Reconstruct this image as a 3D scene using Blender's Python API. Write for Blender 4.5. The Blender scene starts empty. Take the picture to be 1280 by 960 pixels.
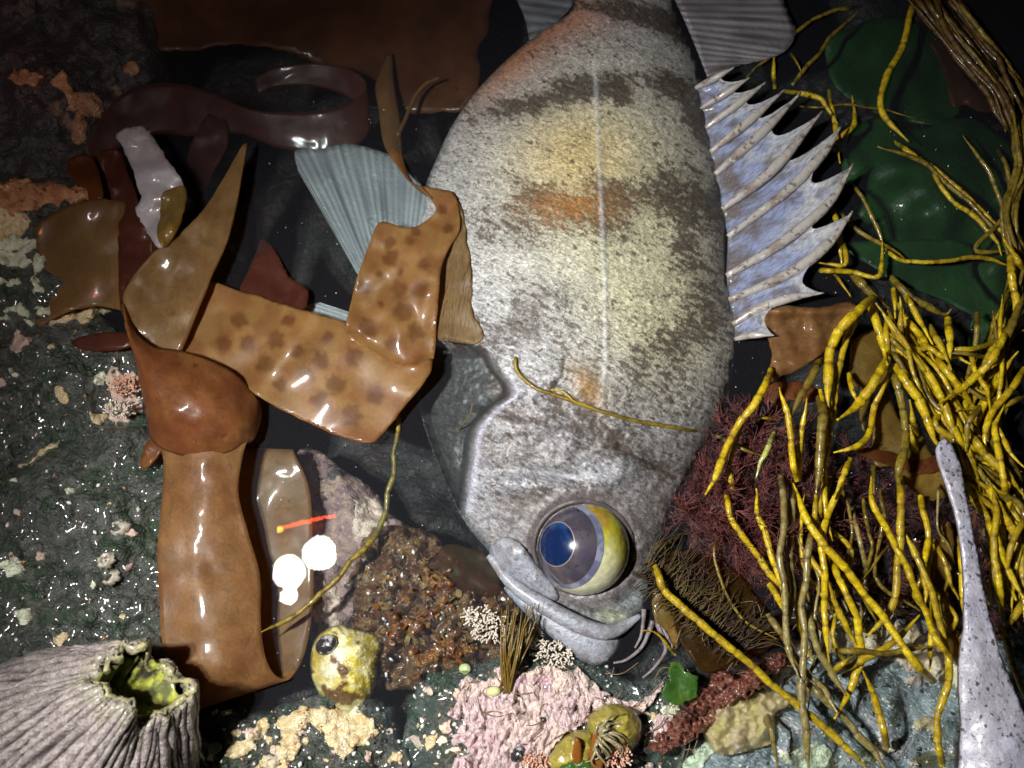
import bpy, bmesh, math, random
import numpy as np
from mathutils import Vector, Matrix, noise
from mathutils.geometry import delaunay_2d_cdt

random.seed(7)
rad = math.radians
scene = bpy.context.scene
COL = scene.collection

# ------------------------------------------------------------------ camera
TILT = rad(14); DIST = 0.346; HFOV = rad(62)
FPX = 640 / math.tan(HFOV / 2)
CAM = Vector((0, -DIST * math.sin(TILT), DIST * math.cos(TILT)))
cd = bpy.data.cameras.new('camera'); cam = bpy.data.objects.new('camera', cd); COL.objects.link(cam)
cam.location = CAM; cam.rotation_euler = (TILT, 0, 0)
cd.sensor_width = 36; cd.lens = 18 / math.tan(HFOV / 2)
cd.clip_start = 0.01; cd.clip_end = 50
cd.dof.use_dof = True; cd.dof.focus_distance = 0.325; cd.dof.aperture_fstop = 14
scene.camera = cam

# ------------------------------------------------------------------ night sky, faint moonless sun, exposure
SKY = 0.0012
w = bpy.data.worlds.new('World'); scene.world = w; w.use_nodes = True
nt = w.node_tree; nt.nodes.clear()
sky = nt.nodes.new('ShaderNodeTexSky'); sky.sky_type = 'NISHITA'; sky.sun_disc = False
sky.sun_elevation = rad(8); sky.sun_rotation = rad(60)
bg = nt.nodes.new('ShaderNodeBackground'); bg.inputs[1].default_value = SKY
wo = nt.nodes.new('ShaderNodeOutputWorld')
nt.links.new(sky.outputs[0], bg.inputs[0]); nt.links.new(bg.outputs[0], wo.inputs[0])
sd = bpy.data.lights.new('sun', 'SUN'); sd.energy = 0.004; sd.angle = rad(10); sd.color = (0.9, 0.95, 1)
so = bpy.data.objects.new('sun', sd); COL.objects.link(so); so.rotation_euler = (rad(60), 0, rad(-60))
vs = scene.view_settings
vs.view_transform = 'Standard'; vs.look = 'None'; vs.gamma = 1; vs.use_curve_mapping = False; vs.exposure = 0.22

ROT = Matrix.Rotation(TILT, 3, 'X')
def ray(px, py):
    return ROT @ Vector(((px - 640) / FPX, -(py - 480) / FPX, -1))
def P(px, py, z=0.0):                     # z in millimetres above the water
    d = ray(px, py); t = (z * 0.001 - CAM.z) / d.z
    return CAM + d * t
MM = 0.001
PX = DIST / FPX                           # metres per photo pixel at the water

# ------------------------------------------------------------------ materials
def mat(name):
    m = bpy.data.materials.new(name); m.use_nodes = True
    n = m.node_tree; n.nodes.clear(); return m, n
def N(n, t, **kw):
    x = n.nodes.new(t)
    for k, v in kw.items(): setattr(x, k, v)
    return x
def L(n, a, b): n.links.new(a, b)
def mixc(n, fac, a, b, mode='MIX'):
    x = N(n, 'ShaderNodeMix', data_type='RGBA', blend_type=mode)
    if isinstance(fac, (int, float)): x.inputs[0].default_value = fac
    else: L(n, fac, x.inputs[0])
    for s, v in ((6, a), (7, b)):
        if isinstance(v, tuple): x.inputs[s].default_value = (*v, 1)
        else: L(n, v, x.inputs[s])
    return x.outputs[2]
def tex(n, kind, scale, detail=4, stretch=None, rot=0, dist=0.0, rough=0.55):
    tc = N(n, 'ShaderNodeTexCoord'); v = tc.outputs['Object']
    if stretch or rot:
        mp = N(n, 'ShaderNodeMapping'); L(n, v, mp.inputs[0])
        mp.inputs['Rotation'].default_value = (0, 0, rot)
        mp.inputs['Scale'].default_value = stretch or (1, 1, 1)
        if rot:
            mp2 = N(n, 'ShaderNodeMapping'); mp2.inputs['Scale'].default_value = stretch or (1, 1, 1)
            mp.inputs['Scale'].default_value = (1, 1, 1)
            L(n, mp.outputs[0], mp2.inputs[0]); v = mp2.outputs[0]
        else: v = mp.outputs[0]
    if kind == 'noise':
        x = N(n, 'ShaderNodeTexNoise'); x.inputs['Scale'].default_value = scale
        x.inputs['Detail'].default_value = detail; x.inputs['Roughness'].default_value = rough
        x.inputs['Distortion'].default_value = dist; L(n, v, x.inputs['Vector']); return x.outputs[0]
    if kind == 'voronoi':
        x = N(n, 'ShaderNodeTexVoronoi'); x.inputs['Scale'].default_value = scale; x.inputs['Randomness'].default_value = .75
        L(n, v, x.inputs['Vector']); return x.outputs[0]
    if kind == 'crack':
        x = N(n, 'ShaderNodeTexVoronoi', feature='DISTANCE_TO_EDGE'); x.inputs['Scale'].default_value = scale
        L(n, v, x.inputs['Vector']); return x.outputs[0]
    if kind == 'wave':
        x = N(n, 'ShaderNodeTexWave'); x.inputs['Scale'].default_value = scale
        x.inputs['Distortion'].default_value = dist; x.inputs['Detail'].default_value = detail
        x.inputs['Detail Scale'].default_value = 1.5
        L(n, v, x.inputs['Vector']); return x.outputs[0]
def rng(n, v, lo, hi, a=0.0, b=1.0):
    x = N(n, 'ShaderNodeMapRange', interpolation_type='SMOOTHSTEP'); L(n, v, x.inputs[0])
    for i, q in enumerate((lo, hi, a, b)): x.inputs[1 + i].default_value = q
    return x.outputs[0]
MATS = {}
def pm(name, base, layers=(), rough=0.45, rvar=None, coat=0.0, coat_rough=0.05, bumps=(), trans=0.0, transp=0.0,
       attr=False, spec=0.5, mul=(), tcol=None, sss=0.0):
    """layers: (kind, scale, lo, hi, colour, opts) mixed over base; mul: (kind, scale, lo, hi, a, b, opts) value multipliers."""
    m, n = mat(name)
    if attr:
        at = N(n, 'ShaderNodeAttribute', attribute_name='Col'); c = at.outputs[0]
        if layers == () and not mul: pass
    else:
        rgb = N(n, 'ShaderNodeRGB'); rgb.outputs[0].default_value = (*base, 1); c = rgb.outputs[0]
    for (k, s, lo, hi, col, *o) in layers:
        f = rng(n, tex(n, k, s, **(o[0] if o else {})), lo, hi); c = mixc(n, f, c, col)
    for (k, s, lo, hi, a, b, *o) in mul:
        f = rng(n, tex(n, k, s, **(o[0] if o else {})), lo, hi, a, b)
        cb = N(n, 'ShaderNodeCombineColor'); [L(n, f, cb.inputs[i]) for i in range(3)]
        c = mixc(n, 1.0, c, cb.outputs[0], 'MULTIPLY')
    bs = N(n, 'ShaderNodeBsdfPrincipled'); L(n, c, bs.inputs['Base Color'])
    bs.inputs['Roughness'].default_value = rough; bs.inputs['Coat Weight'].default_value = coat
    bs.inputs['Coat Roughness'].default_value = coat_rough; bs.inputs['Specular IOR Level'].default_value = spec
    if sss:
        bs.inputs['Subsurface Weight'].default_value = sss; bs.inputs['Subsurface Scale'].default_value = 0.004
    if rvar:
        k, s, lo, hi, a, b = rvar; L(n, rng(n, tex(n, k, s), lo, hi, a, b), bs.inputs['Roughness'])
    nm = None
    for (k, s, d, *o) in bumps:
        b = N(n, 'ShaderNodeBump'); b.inputs['Distance'].default_value = d; b.inputs['Strength'].default_value = 1
        L(n, tex(n, k, s, **(o[0] if o else {})), b.inputs['Height'])
        if nm: L(n, nm, b.inputs['Normal'])
        nm = b.outputs[0]
    if nm:
        L(n, nm, bs.inputs['Normal'])
    out = bs.outputs[0]
    if trans:
        t = N(n, 'ShaderNodeBsdfTranslucent')
        if tcol: t.inputs[0].default_value = (*tcol, 1)
        else: L(n, c, t.inputs[0])
        x = N(n, 'ShaderNodeMixShader'); x.inputs[0].default_value = trans; L(n, out, x.inputs[1]); L(n, t.outputs[0], x.inputs[2]); out = x.outputs[0]
    if transp:
        t = N(n, 'ShaderNodeBsdfTransparent'); t.inputs[0].default_value = (*(tcol or (0.9, 0.8, 0.6)), 1)
        x = N(n, 'ShaderNodeMixShader'); x.inputs[0].default_value = transp; L(n, out, x.inputs[1]); L(n, t.outputs[0], x.inputs[2]); out = x.outputs[0]
    o = N(n, 'ShaderNodeOutputMaterial'); L(n, out, o.inputs[0]); MATS[name] = m
    return m
def emit(name, col, s):
    m, n = mat(name); e = N(n, 'ShaderNodeEmission'); e.inputs[0].default_value = (*col, 1); e.inputs[1].default_value = s
    o = N(n, 'ShaderNodeOutputMaterial'); L(n, e.outputs[0], o.inputs[0]); return m

def water_mat():
    m, n = mat('pool_water')
    fr = N(n, 'ShaderNodeFresnel'); fr.inputs[0].default_value = 1.33
    b = N(n, 'ShaderNodeBump'); b.inputs['Distance'].default_value = 0.0002; b.inputs['Strength'].default_value = 0.25
    L(n, tex(n, 'noise', 45, 2), b.inputs['Height']); L(n, b.outputs[0], fr.inputs['Normal'])
    tr = N(n, 'ShaderNodeBsdfTransparent'); tr.inputs[0].default_value = (0.86, 0.93, 0.93, 1)
    df = N(n, 'ShaderNodeBsdfDiffuse'); df.inputs[0].default_value = (0.60, 0.63, 0.78, 1)
    gl = N(n, 'ShaderNodeBsdfGlossy'); gl.inputs['Roughness'].default_value = 0.004; L(n, b.outputs[0], gl.inputs['Normal'])
    x = N(n, 'ShaderNodeMixShader'); x.inputs[0].default_value = 0.012
    L(n, tr.outputs[0], x.inputs[1]); L(n, df.outputs[0], x.inputs[2])
    y = N(n, 'ShaderNodeMixShader'); L(n, fr.outputs[0], y.inputs[0]); L(n, x.outputs[0], y.inputs[1]); L(n, gl.outputs[0], y.inputs[2])
    o = N(n, 'ShaderNodeOutputMaterial'); L(n, y.outputs[0], o.inputs[0]); return m

# ------------------------------------------------------------------ object helpers
def tag(o, label=None, cat=None, group=None, kind=None):
    if label: o['label'] = label
    if cat: o['category'] = cat
    if group: o['group'] = group
    if kind: o['kind'] = kind
    return o
def empty(name, loc, label=None, cat=None, group=None):
    o = bpy.data.objects.new(name, None); COL.objects.link(o); o.location = loc; o.empty_display_size = 0.01
    return tag(o, label, cat, group)
def wloc(o):
    p = Vector(o.location)
    while o.parent: o = o.parent; p += Vector(o.location)
    return p
def make(name, verts, faces, material, parent=None, cols=None, smooth=True, origin=None):
    """verts in world metres; object origin at the base of the thing"""
    vs_ = [Vector(v) for v in verts]
    if origin is None:
        a = np.array([tuple(v) for v in vs_]); c = a.mean(0); origin = Vector((c[0], c[1], a[:, 2].min()))
    me = bpy.data.meshes.new(name)
    me.from_pydata([tuple(v - origin) for v in vs_], [], faces)
    if smooth: me.polygons.foreach_set('use_smooth', [True] * len(me.polygons))
    if cols is not None:
        ca = me.color_attributes.new('Col', 'FLOAT_COLOR', 'POINT')
        arr = np.ones((len(verts), 4), dtype=np.float32); arr[:, :3] = np.array(cols, dtype=np.float32)[:, :3]
        ca.data.foreach_set('color', arr.ravel())
    me.materials.append(material); me.update()
    o = bpy.data.objects.new(name, me); COL.objects.link(o)
    if parent:
        o.parent = parent; o.location = origin - wloc(parent)
    else: o.location = origin
    return o

def cr(pts, closed=False, per=8):
    """Catmull-Rom through tuples of any length"""
    p = [np.array(q, float) for q in pts]; n = len(p); out = []
    segs = n if closed else n - 1
    for i in range(segs):
        if closed: a, b, c, d = p[(i - 1) % n], p[i], p[(i + 1) % n], p[(i + 2) % n]
        else:
            b, c = p[i], p[i + 1]; a = p[i - 1] if i else 2 * b - c; d = p[i + 2] if i + 2 < n else 2 * c - b
        for k in range(per):
            t = k / per
            out.append(0.5 * (2 * b + (c - a) * t + (2 * a - 5 * b + 4 * c - d) * t * t + (3 * b - a - 3 * c + d) * t ** 3))
    if not closed: out.append(p[-1])
    return out
def resample(pts, step, closed=False):
    p = np.array(pts, float)
    if closed: p = np.vstack([p, p[:1]])
    s = np.r_[0, np.cumsum(np.linalg.norm(np.diff(p[:, :2], axis=0), axis=1))]
    n = max(3, int(round(s[-1] / step)))
    t = np.linspace(0, s[-1], n + 1)
    q = np.stack([np.interp(t, s, p[:, k]) for k in range(p.shape[1])], 1)
    return q[:-1] if closed else q
def fbm(x, y, s, seed=0.0, o=4, h=0.9):
    return noise.fractal(Vector((x / s, y / s, seed * 7.31 + 0.37)), h, 2.0, o)
def inside(poly, X, Y):
    r = np.zeros(X.shape, bool); n = len(poly)
    for i in range(n):
        x1, y1 = poly[i]; x2, y2 = poly[(i + 1) % n]
        if y1 == y2: continue
        c = ((y1 > Y) != (y2 > Y)) & (X < (x2 - x1) * (Y - y1) / (y2 - y1) + x1); r ^= c
    return r
def dist2seg(X, Y, poly, closed=True):
    d = np.full(X.shape, 1e9); n = len(poly)
    for i in range(n if closed else n - 1):
        ax, ay = poly[i][:2]; bx, by = poly[(i + 1) % n][:2]
        dx, dy = bx - ax, by - ay; l2 = dx * dx + dy * dy + 1e-9
        t = np.clip(((X - ax) * dx + (Y - ay) * dy) / l2, 0, 1)
        d = np.minimum(d, (X - ax - t * dx) ** 2 + (Y - ay - t * dy) ** 2)
    return np.sqrt(d)
class Dome:
    """smooth inflated dome over an outline: solves a Poisson problem, value 0 at the rim and 1 at the crest"""
    def __init__(self, poly, g=6, it=700, power=0.5):
        p = np.array(poly)[:, :2]; self.x0, self.y0 = p.min(0) - 2 * g; x1, y1 = p.max(0) + 2 * g; self.g = g
        xs = np.arange(self.x0, x1, g); ys = np.arange(self.y0, y1, g)
        X, Y = np.meshgrid(xs, ys); m = inside(p, X, Y)
        f = np.zeros(X.shape)
        for _ in range(it):
            s = np.zeros_like(f)
            s[1:-1, 1:-1] = (f[:-2, 1:-1] + f[2:, 1:-1] + f[1:-1, :-2] + f[1:-1, 2:]) / 4 + 1
            f = np.where(m, s, 0)
        f /= f.max(); self.f = f ** power
    def __call__(self, x, y):
        u = (x - self.x0) / self.g; v = (y - self.y0) / self.g
        i, j = int(u), int(v); h, w_ = self.f.shape
        if i < 0 or j < 0 or i >= w_ - 1 or j >= h - 1: return 0.0
        a, b = u - i, v - j; f = self.f
        return (f[j, i] * (1 - a) + f[j, i + 1] * a) * (1 - b) + (f[j + 1, i] * (1 - a) + f[j + 1, i + 1] * a) * b

def plan(outline, step, per=6, jit=0.0, js=20, seed=0.0, straight=False):
    """outline -> triangulated points in photo pixels; returns pts, faces, rim loop"""
    ol = outline if straight else cr(outline, True, per)
    ol = resample([tuple(q[:2]) for q in ol], step, True)
    if jit:
        c = []
        for i, (x, y) in enumerate(ol):
            c.append((x + jit * fbm(x, y, js, seed + 3), y + jit * fbm(x, y, js, seed + 9)))
        ol = np.array(c)
    n0 = len(ol)
    x0, y0 = ol.min(0); x1, y1 = ol.max(0)
    xs = np.arange(x0, x1, step); ys = np.arange(y0, y1, step * 0.87)
    X, Y = np.meshgrid(xs, ys); X = X + (np.arange(len(ys)) % 2)[:, None] * step * 0.5
    X = X.ravel(); Y = Y.ravel(); k = inside(ol, X, Y); X, Y = X[k], Y[k]
    k = dist2seg(X, Y, ol) > step * 0.55; X, Y = X[k], Y[k]
    v = [Vector((float(a), float(b))) for a, b in ol] + [Vector((float(a), float(b))) for a, b in zip(X, Y)]
    r = delaunay_2d_cdt(v, [(i, (i + 1) % n0) for i in range(n0)], [], 1, 1e-4)
    pts = [(q[0], q[1]) for q in r[0]]
    return pts, [tuple(f) for f in r[2]]
def rimof(faces):
    cnt = {}
    for f in faces:
        for i in range(len(f)):
            a, b = f[i], f[(i + 1) % len(f)]; cnt[(a, b)] = 1
    return [(a, b) for (a, b) in cnt if (b, a) not in cnt]
def sheet(name, outline, zf, th, material, parent=None, step=6, per=6, jit=0.0, js=20, seed=0.0, colf=None, base=None, straight=False, botf=None):
    """closed sheet or mound: top at zf mm; below by th mm, or down to flat base mm, or botf"""
    pts, faces = plan(outline, step, per, jit, js, seed, straight)
    top = [P(x, y, zf(x, y)) for x, y in pts]
    if botf: bot = [Vector((t.x, t.y, botf(x, y) * MM)) for t, (x, y) in zip(top, pts)]
    elif base is not None: bot = [Vector((t.x, t.y, base * MM)) for t in top]
    else: bot = [t - Vector((0, 0, th * MM)) for t in top]
    n = len(pts); a = faces[0]
    p0, p1, p2 = [top[i] for i in a[:3]]
    if (p1 - p0).cross(p2 - p0).z < 0: faces = [f[::-1] for f in faces]
    rim = rimof(faces)
    F = faces + [tuple(i + n for i in f[::-1]) for f in faces] + [(b, a_, a_ + n, b + n) for a_, b in rim]
    cols = None
    if colf: c = [colf(x, y) for x, y in pts]; cols = c + c
    return make(name, top + bot, F, material, parent, cols)
def surf(name, grid, th, material, parent=None, colf=None, closed=False):
    """grid[r][c] of world Vectors, thickened by th mm along normals"""
    R, C = len(grid), len(grid[0]); nrm = []
    for r in range(R):
        for c in range(C):
            du = grid[min(r + 1, R - 1)][c] - grid[max(r - 1, 0)][c]
            dv = grid[r][min(c + 1, C - 1)] - grid[r][max(c - 1, 0)]
            q = du.cross(dv); q = q.normalized() if q.length > 1e-12 else Vector((0, 0, 1)); nrm.append(q)
    v = [g for row in grid for g in row]; n = R * C
    V = [a + b * th * MM / 2 for a, b in zip(v, nrm)] + [a - b * th * MM / 2 for a, b in zip(v, nrm)]
    F = []
    for r in range(R - 1):
        for c in range(C - 1):
            i = r * C + c; F.append((i, i + C, i + C + 1, i + 1)); F.append((i + n, i + n + 1, i + n + C + 1, i + n + C))
    for r in range(R - 1):
        i = r * C; F.append((i, i + n, i + n + C, i + C)); i = r * C + C - 1; F.append((i, i + C, i + n + C, i + n))
    for c in range(C - 1):
        i = c; F.append((i, i + 1, i + 1 + n, i + n)); i = (R - 1) * C + c; F.append((i, i + n, i + 1 + n, i + 1))
    cols = None
    if colf:
        cc = [colf(r / (R - 1), c / (C - 1)) for r in range(R) for c in range(C)]; cols = cc + cc
    return make(name, V, F, material, parent, cols)
def loft(name, rows, th, material, parent=None, per=7, nc=14, bulge=0.0, wave=0.0, ws=40, seed=0.0, colf=None):
    """rows of (px,py,z) points: spline down the rows and across them"""
    cols = [cr([r[k] for r in rows], False, per) for k in range(len(rows[0]))]
    R = len(cols[0]); grid = []
    for r in range(R):
        pts = [c[r] for c in cols]
        sp = cr(pts, False, 12) if len(pts) > 2 else [pts[0] * (1 - t / 12) + pts[1] * t / 12 for t in range(13)]
        sp = np.array(sp); t = np.linspace(0, len(sp) - 1, nc); idx = np.arange(len(sp)); g = []
        for q in t:
            x, y, z = [np.interp(q, idx, sp[:, k]) for k in range(3)]
            u = q / (len(sp) - 1)
            z += bulge * 4 * u * (1 - u) + (wave * fbm(x, y, ws, seed) if wave else 0)
            g.append(P(x, y, z))
        grid.append(g)
    return surf(name, grid, th, material, parent, colf)
def tube(pts, radii, sides=7, cap=True):
    """world polyline + radii -> verts, faces"""
    V, F = [], []; n = len(pts); t = (pts[1] - pts[0]).normalized()
    u = t.orthogonal().normalized()
    for i in range(n):
        tn = (pts[min(i + 1, n - 1)] - pts[max(i - 1, 0)])
        tn = tn.normalized() if tn.length > 1e-9 else t
        u = (u - tn * u.dot(tn)); u = u.normalized() if u.length > 1e-9 else tn.orthogonal().normalized()
        w_ = tn.cross(u); t = tn
        for k in range(sides):
            a = 2 * math.pi * k / sides; V.append(pts[i] + (u * math.cos(a) + w_ * math.sin(a)) * radii[i])
    for i in range(n - 1):
        for k in range(sides):
            a = i * sides + k; b = i * sides + (k + 1) % sides; F.append((a, b, b + sides, a + sides))
    if cap: F.append(tuple(range(sides - 1, -1, -1))); F.append(tuple((n - 1) * sides + k for k in range(sides)))
    return V, F
def join(parts):
    V, F = [], []
    for v, f in parts:
        o = len(V); V += v; F += [tuple(i + o for i in q) for q in f]
    return V, F
def pts3(lst, per=8, step=None):
    c = cr(lst, False, per)
    if step: c = resample(c, step)
    return c
def sm(a, b, x):
    t = min(1, max(0, (x - a) / (b - a))); return t * t * (3 - 2 * t)
def gz(x, y, cx, cy, rx, ry, ang=0.0):
    c, s = math.cos(rad(ang)), math.sin(rad(ang)); dx, dy = x - cx, y - cy
    u = (dx * c + dy * s) / rx; v = (-dx * s + dy * c) / ry
    return math.exp(-(u * u + v * v))
def lerp3(a, b, t): return tuple(a[i] + (b[i] - a[i]) * t for i in range(3))
def pdist(x, y, poly):
    d = 1e9
    for i in range(len(poly) - 1):
        ax, ay = poly[i]; bx, by = poly[i + 1]; dx, dy = bx - ax, by - ay
        t = max(0, min(1, ((x - ax) * dx + (y - ay) * dy) / (dx * dx + dy * dy)))
        d = min(d, (x - ax - t * dx) ** 2 + (y - ay - t * dy) ** 2)
    return math.sqrt(d)

#@@HEADLAMP
# ------------------------------------------------------------------ the photographer's headlamp (seen mirrored in the pool)
LAMP_H = 0.36
def mirror(px, py, h=LAMP_H):
    p = P(px, py, 0); k = h / CAM.z
    return Vector((p.x + (p.x - CAM.x) * k, p.y + (p.y - CAM.y) * k, h))
AIM = P(760, 690, 0)
def headlamp():
    c = mirror(380, 702); nrm = (AIM - c).normalized()
    hl = empty('headlamp', c, 'headlamp with two bright white lenses shining down into the pool', 'headlamp')
    body = pm('lamp_plastic', (0.03, 0.03, 0.035), rough=0.4)
    glow = emit('lamp_white', (1, 0.99, 0.96), 110); red = emit('lamp_red', (1, 0.07, 0.01), 90); amber = emit('lamp_amber', (1, 0.3, 0.02), 160)
    e1 = (mirror(405, 690) - mirror(355, 715)).normalized(); e1 = (e1 - nrm * e1.dot(nrm)).normalized(); e2 = nrm.cross(e1)
    def ring(cen, r, d0, d1, m, name, squash=1.0):
        V, F = [], []; n = 32
        for d in (d0, d1):
            for k in range(n):
                a = 2 * math.pi * k / n; V.append(cen + e1 * r * math.cos(a) + e2 * r * squash * math.sin(a) + nrm * d)
        for k in range(n): F.append((k, (k + 1) % n, n + (k + 1) % n, n + k))
        F.append(tuple(range(n - 1, -1, -1))); F.append(tuple(range(n, 2 * n)))
        return make(name, V, F, m, hl, smooth=False)
    # housing behind the lenses
    V = []; F = []; n = 40
    for d, s in ((-0.03, 0.75), (-0.024, 1.0), (-0.006, 1.0), (-0.003, 0.97)):
        for k in range(n):
            a = 2 * math.pi * k / n; q = abs(math.cos(a)) ** 0.6 * math.copysign(1, math.cos(a)); w_ = abs(math.sin(a)) ** 0.6 * math.copysign(1, math.sin(a))
            V.append(c + e1 * 0.034 * s * q + e2 * 0.024 * s * w_ + nrm * d)
    for r in range(3):
        for k in range(n): F.append((r * n + k, r * n + (k + 1) % n, (r + 1) * n + (k + 1) % n, (r + 1) * n + k))
    F.append(tuple(range(n - 1, -1, -1))); F.append(tuple(range(3 * n, 4 * n)))
    make('housing', V, F, body, hl)
    for (px, py, r) in ((359, 715, 0.0128), (402, 692, 0.0128), (359, 744, 0.0062)):
        p = mirror(px, py); p = p - nrm * (p - c).dot(nrm)
        ring(p, r, -0.004, 0.002, glow, 'lens')
        if r > 0.01: ring(p, r * 1.18, -0.006, 0.0005, body, 'bezel')
    # row of red signal diodes above, amber one at its end; a second red pair on the strap mount
    V0 = []
    for k in range(13):
        t = k / 12; p = mirror(352 + 70 * t, 660 - 17 * t); p = p - nrm * (p - c).dot(nrm)
        V0.append(tube([p - nrm * 0.003, p + nrm * 0.003], [0.0014, 0.0014], 8))
    v, f = join(V0); make('red_diode_row', v, f, red, hl, smooth=False)
    p = mirror(345, 663); p = p - nrm * (p - c).dot(nrm)
    v, f = tube([p - nrm * 0.003, p + nrm * 0.003], [0.0022, 0.0022], 8); make('amber_diode', v, f, amber, hl)
    # head strap
    g = []
    for k in range(25):
        a = math.pi * (k / 24) ; row = []
        for s in (-0.012, 0.012):
            row.append(c - nrm * (0.02 + 0.19 * math.sin(a)) + e1 * 0.085 * -math.cos(a) * (0.45 + 0.55 * math.sin(a)) + e2 * s)
        g.append(row)
    surf('strap', g, 1.5, body, hl)
    for (px, py) in ((359, 714), (401, 692)):
        p = mirror(px, py); p = p - nrm * (p - c).dot(nrm) + nrm * 0.006
        ld = bpy.data.lights.new('beam', 'SPOT'); ld.energy = BEAM; ld.spot_size = rad(78); ld.spot_blend = 1.0
        ld.shadow_soft_size = 0.005; ld.color = (1, 0.985, 0.95)
        lo = bpy.data.objects.new('beam', ld); COL.objects.link(lo); lo.parent = hl
        lo.location = p - c; lo.rotation_euler = (-nrm).to_track_quat('Z', 'Y').to_euler()
BEAM = 5.4
headlamp()
#@@SETTING
# ------------------------------------------------------------------ materials used by the setting
WET = dict(coat=0.9, coat_rough=0.08)
M_floor = pm('pool_floor_rock', (0.012, 0.013, 0.011), [('noise', 60, .45, .65, (0.03, 0.02, 0.017)), ('noise', 220, .58, .7, (0.07, 0.05, 0.05))],
             rough=0.6, bumps=[('noise', 160, 0.004), ('noise', 900, 0.0008)])
M_rock = pm('wet_green_black_rock', (0.040, 0.047, 0.040), [('noise', 55, .42, .62, (0.020, 0.042, 0.022)), ('noise', 190, .46, .64, (0.080, 0.086, 0.076)),
             ('noise', 900, .57, .7, (0.12, 0.125, 0.115)), ('noise', 420, .69, .75, (0.30, 0.29, 0.24))], rough=0.36, rvar=('noise', 120, .35, .6, .22, .55), coat=0.8, coat_rough=0.10,
             bumps=[('noise', 130, 0.0045), ('noise', 420, 0.0022), ('noise', 1700, 0.0005)])
M_rockd = pm('dim_brown_rock', (0.028, 0.018, 0.018), [('noise', 90, .5, .66, (0.055, 0.03, 0.026)), ('noise', 60, .62, .68, (0.16, 0.09, 0.05))], rough=0.5,
             bumps=[('noise', 130, 0.003), ('noise', 600, 0.001)])
M_turf = pm('red_brown_turf', (0.085, 0.032, 0.014), [('noise', 160, .42, .6, (0.16, 0.085, 0.028)), ('noise', 240, .54, .64, (0.035, 0.014, 0.010)), ('noise', 330, .62, .7, (0.36, 0.16, 0.035)),
             ('noise', 520, .66, .72, (0.5, 0.42, 0.3))], rough=0.3, coat=0.5, coat_rough=0.15, bumps=[('noise', 220, 0.003), ('noise', 900, 0.0012)])
M_mauve = pm('mauve_crust_rock', (0.20, 0.125, 0.125), [('noise', 140, .45, .6, (0.30, 0.20, 0.16)), ('noise', 110, .56, .62, (0.05, 0.04, 0.038)), ('noise', 520, .62, .72, (0.5, 0.38, 0.36))],
             rough=0.55, bumps=[('noise', 240, 0.002), ('noise', 900, 0.0007)])
M_grey = pm('blue_grey_rock', (0.27, 0.30, 0.315), [('noise', 130, .48, .6, (0.11, 0.13, 0.125)), ('noise', 420, .5, .66, (0.50, 0.54, 0.56), dict(stretch=(1, 2.6, 1), rot=0.6)), ('noise', 80, .56, .66, (0.13, 0.12, 0.05)),
             ('noise', 700, .66, .72, (0.6, 0.6, 0.56))], rough=0.4, coat=0.3, coat_rough=0.15, bumps=[('noise', 150, 0.002), ('noise', 500, 0.0012, dict(stretch=(1, 2.6, 1), rot=0.6)), ('noise', 1500, 0.0005)])
def crustmat(name, a, b, c=None):
    return pm(name, a, [('noise', 180, .42, .62, b)] + ([('noise', 420, .6, .68, c)] if c else []), rough=0.5, coat=0.25, coat_rough=0.2,
              bumps=[('noise', 330, 0.0016), ('noise', 1100, 0.0008)])
M_orange = crustmat('orange_crust', (0.40, 0.17, 0.08), (0.48, 0.26, 0.12), (0.10, 0.045, 0.025))
M_beige = crustmat('beige_crust', (0.56, 0.47, 0.28), (0.48, 0.35, 0.17), (0.62, 0.58, 0.45))
M_white = crustmat('white_green_crust', (0.62, 0.66, 0.50), (0.45, 0.50, 0.33), (0.2, 0.22, 0.14))
M_cream = crustmat('cream_crust', (0.72, 0.56, 0.38), (0.78, 0.68, 0.52), (0.55, 0.36, 0.22))
M_pinkish = crustmat('pink_beige_crust', (0.50, 0.36, 0.30), (0.60, 0.48, 0.38), (0.15, 0.10, 0.08))
M_pink = pm('pink_coralline', (0.60, 0.45, 0.45), [('noise', 40, .42, .6, (0.66, 0.53, 0.45)), ('noise', 90, .5, .66, (0.54, 0.36, 0.40)),
            ('noise', 300, .57, .68, (0.20, 0.16, 0.18), dict(stretch=(3.0, 0.8, 1), rot=-0.3)), ('noise', 900, .62, .72, (0.68, 0.55, 0.52))], rough=0.42, coat=0.3, coat_rough=0.2,
            bumps=[('noise', 330, 0.0022, dict(stretch=(3.0, 0.8, 1), rot=-0.3)), ('noise', 900, 0.0008)])

# ------------------------------------------------------------------ pool floor and water
def floor():
    V, F = [], []; n = 170
    for j in range(n):
        for i in range(n):
            u = (i / (n - 1) * 2 - 1); v = (j / (n - 1) * 2 - 1)
            x = 0.30 * u + 1.2 * u ** 5; y = 0.30 * v + 1.2 * v ** 5
            bowl = sm(0.18, 0.9, math.hypot(x * 0.8, y)) * 75
            front = sm(-0.02, -0.14, y) * 40
            z = -64 + bowl + front + 14 * fbm(x, y, 0.06, 1, 5) + 5 * fbm(x, y, 0.015, 2, 3)
            V.append(Vector((x, y, z * MM)))
    for j in range(n - 1):
        for i in range(n - 1): a = j * n + i; F.append((a, a + 1, a + n + 1, a + n))
    tag(make('pool_floor', V, F, M_floor, origin=Vector((0, 0, -0.07))), kind='structure')
floor()
wv = [(-1.6, -1.6, 0), (1.6, -1.6, 0), (1.6, 1.6, 0), (-1.6, 1.6, 0)]
wm = make('water', wv, [(0, 1, 2, 3)], water_mat(), smooth=False, origin=Vector((0, 0, 0)))
tag(wm, kind='structure')

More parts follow.
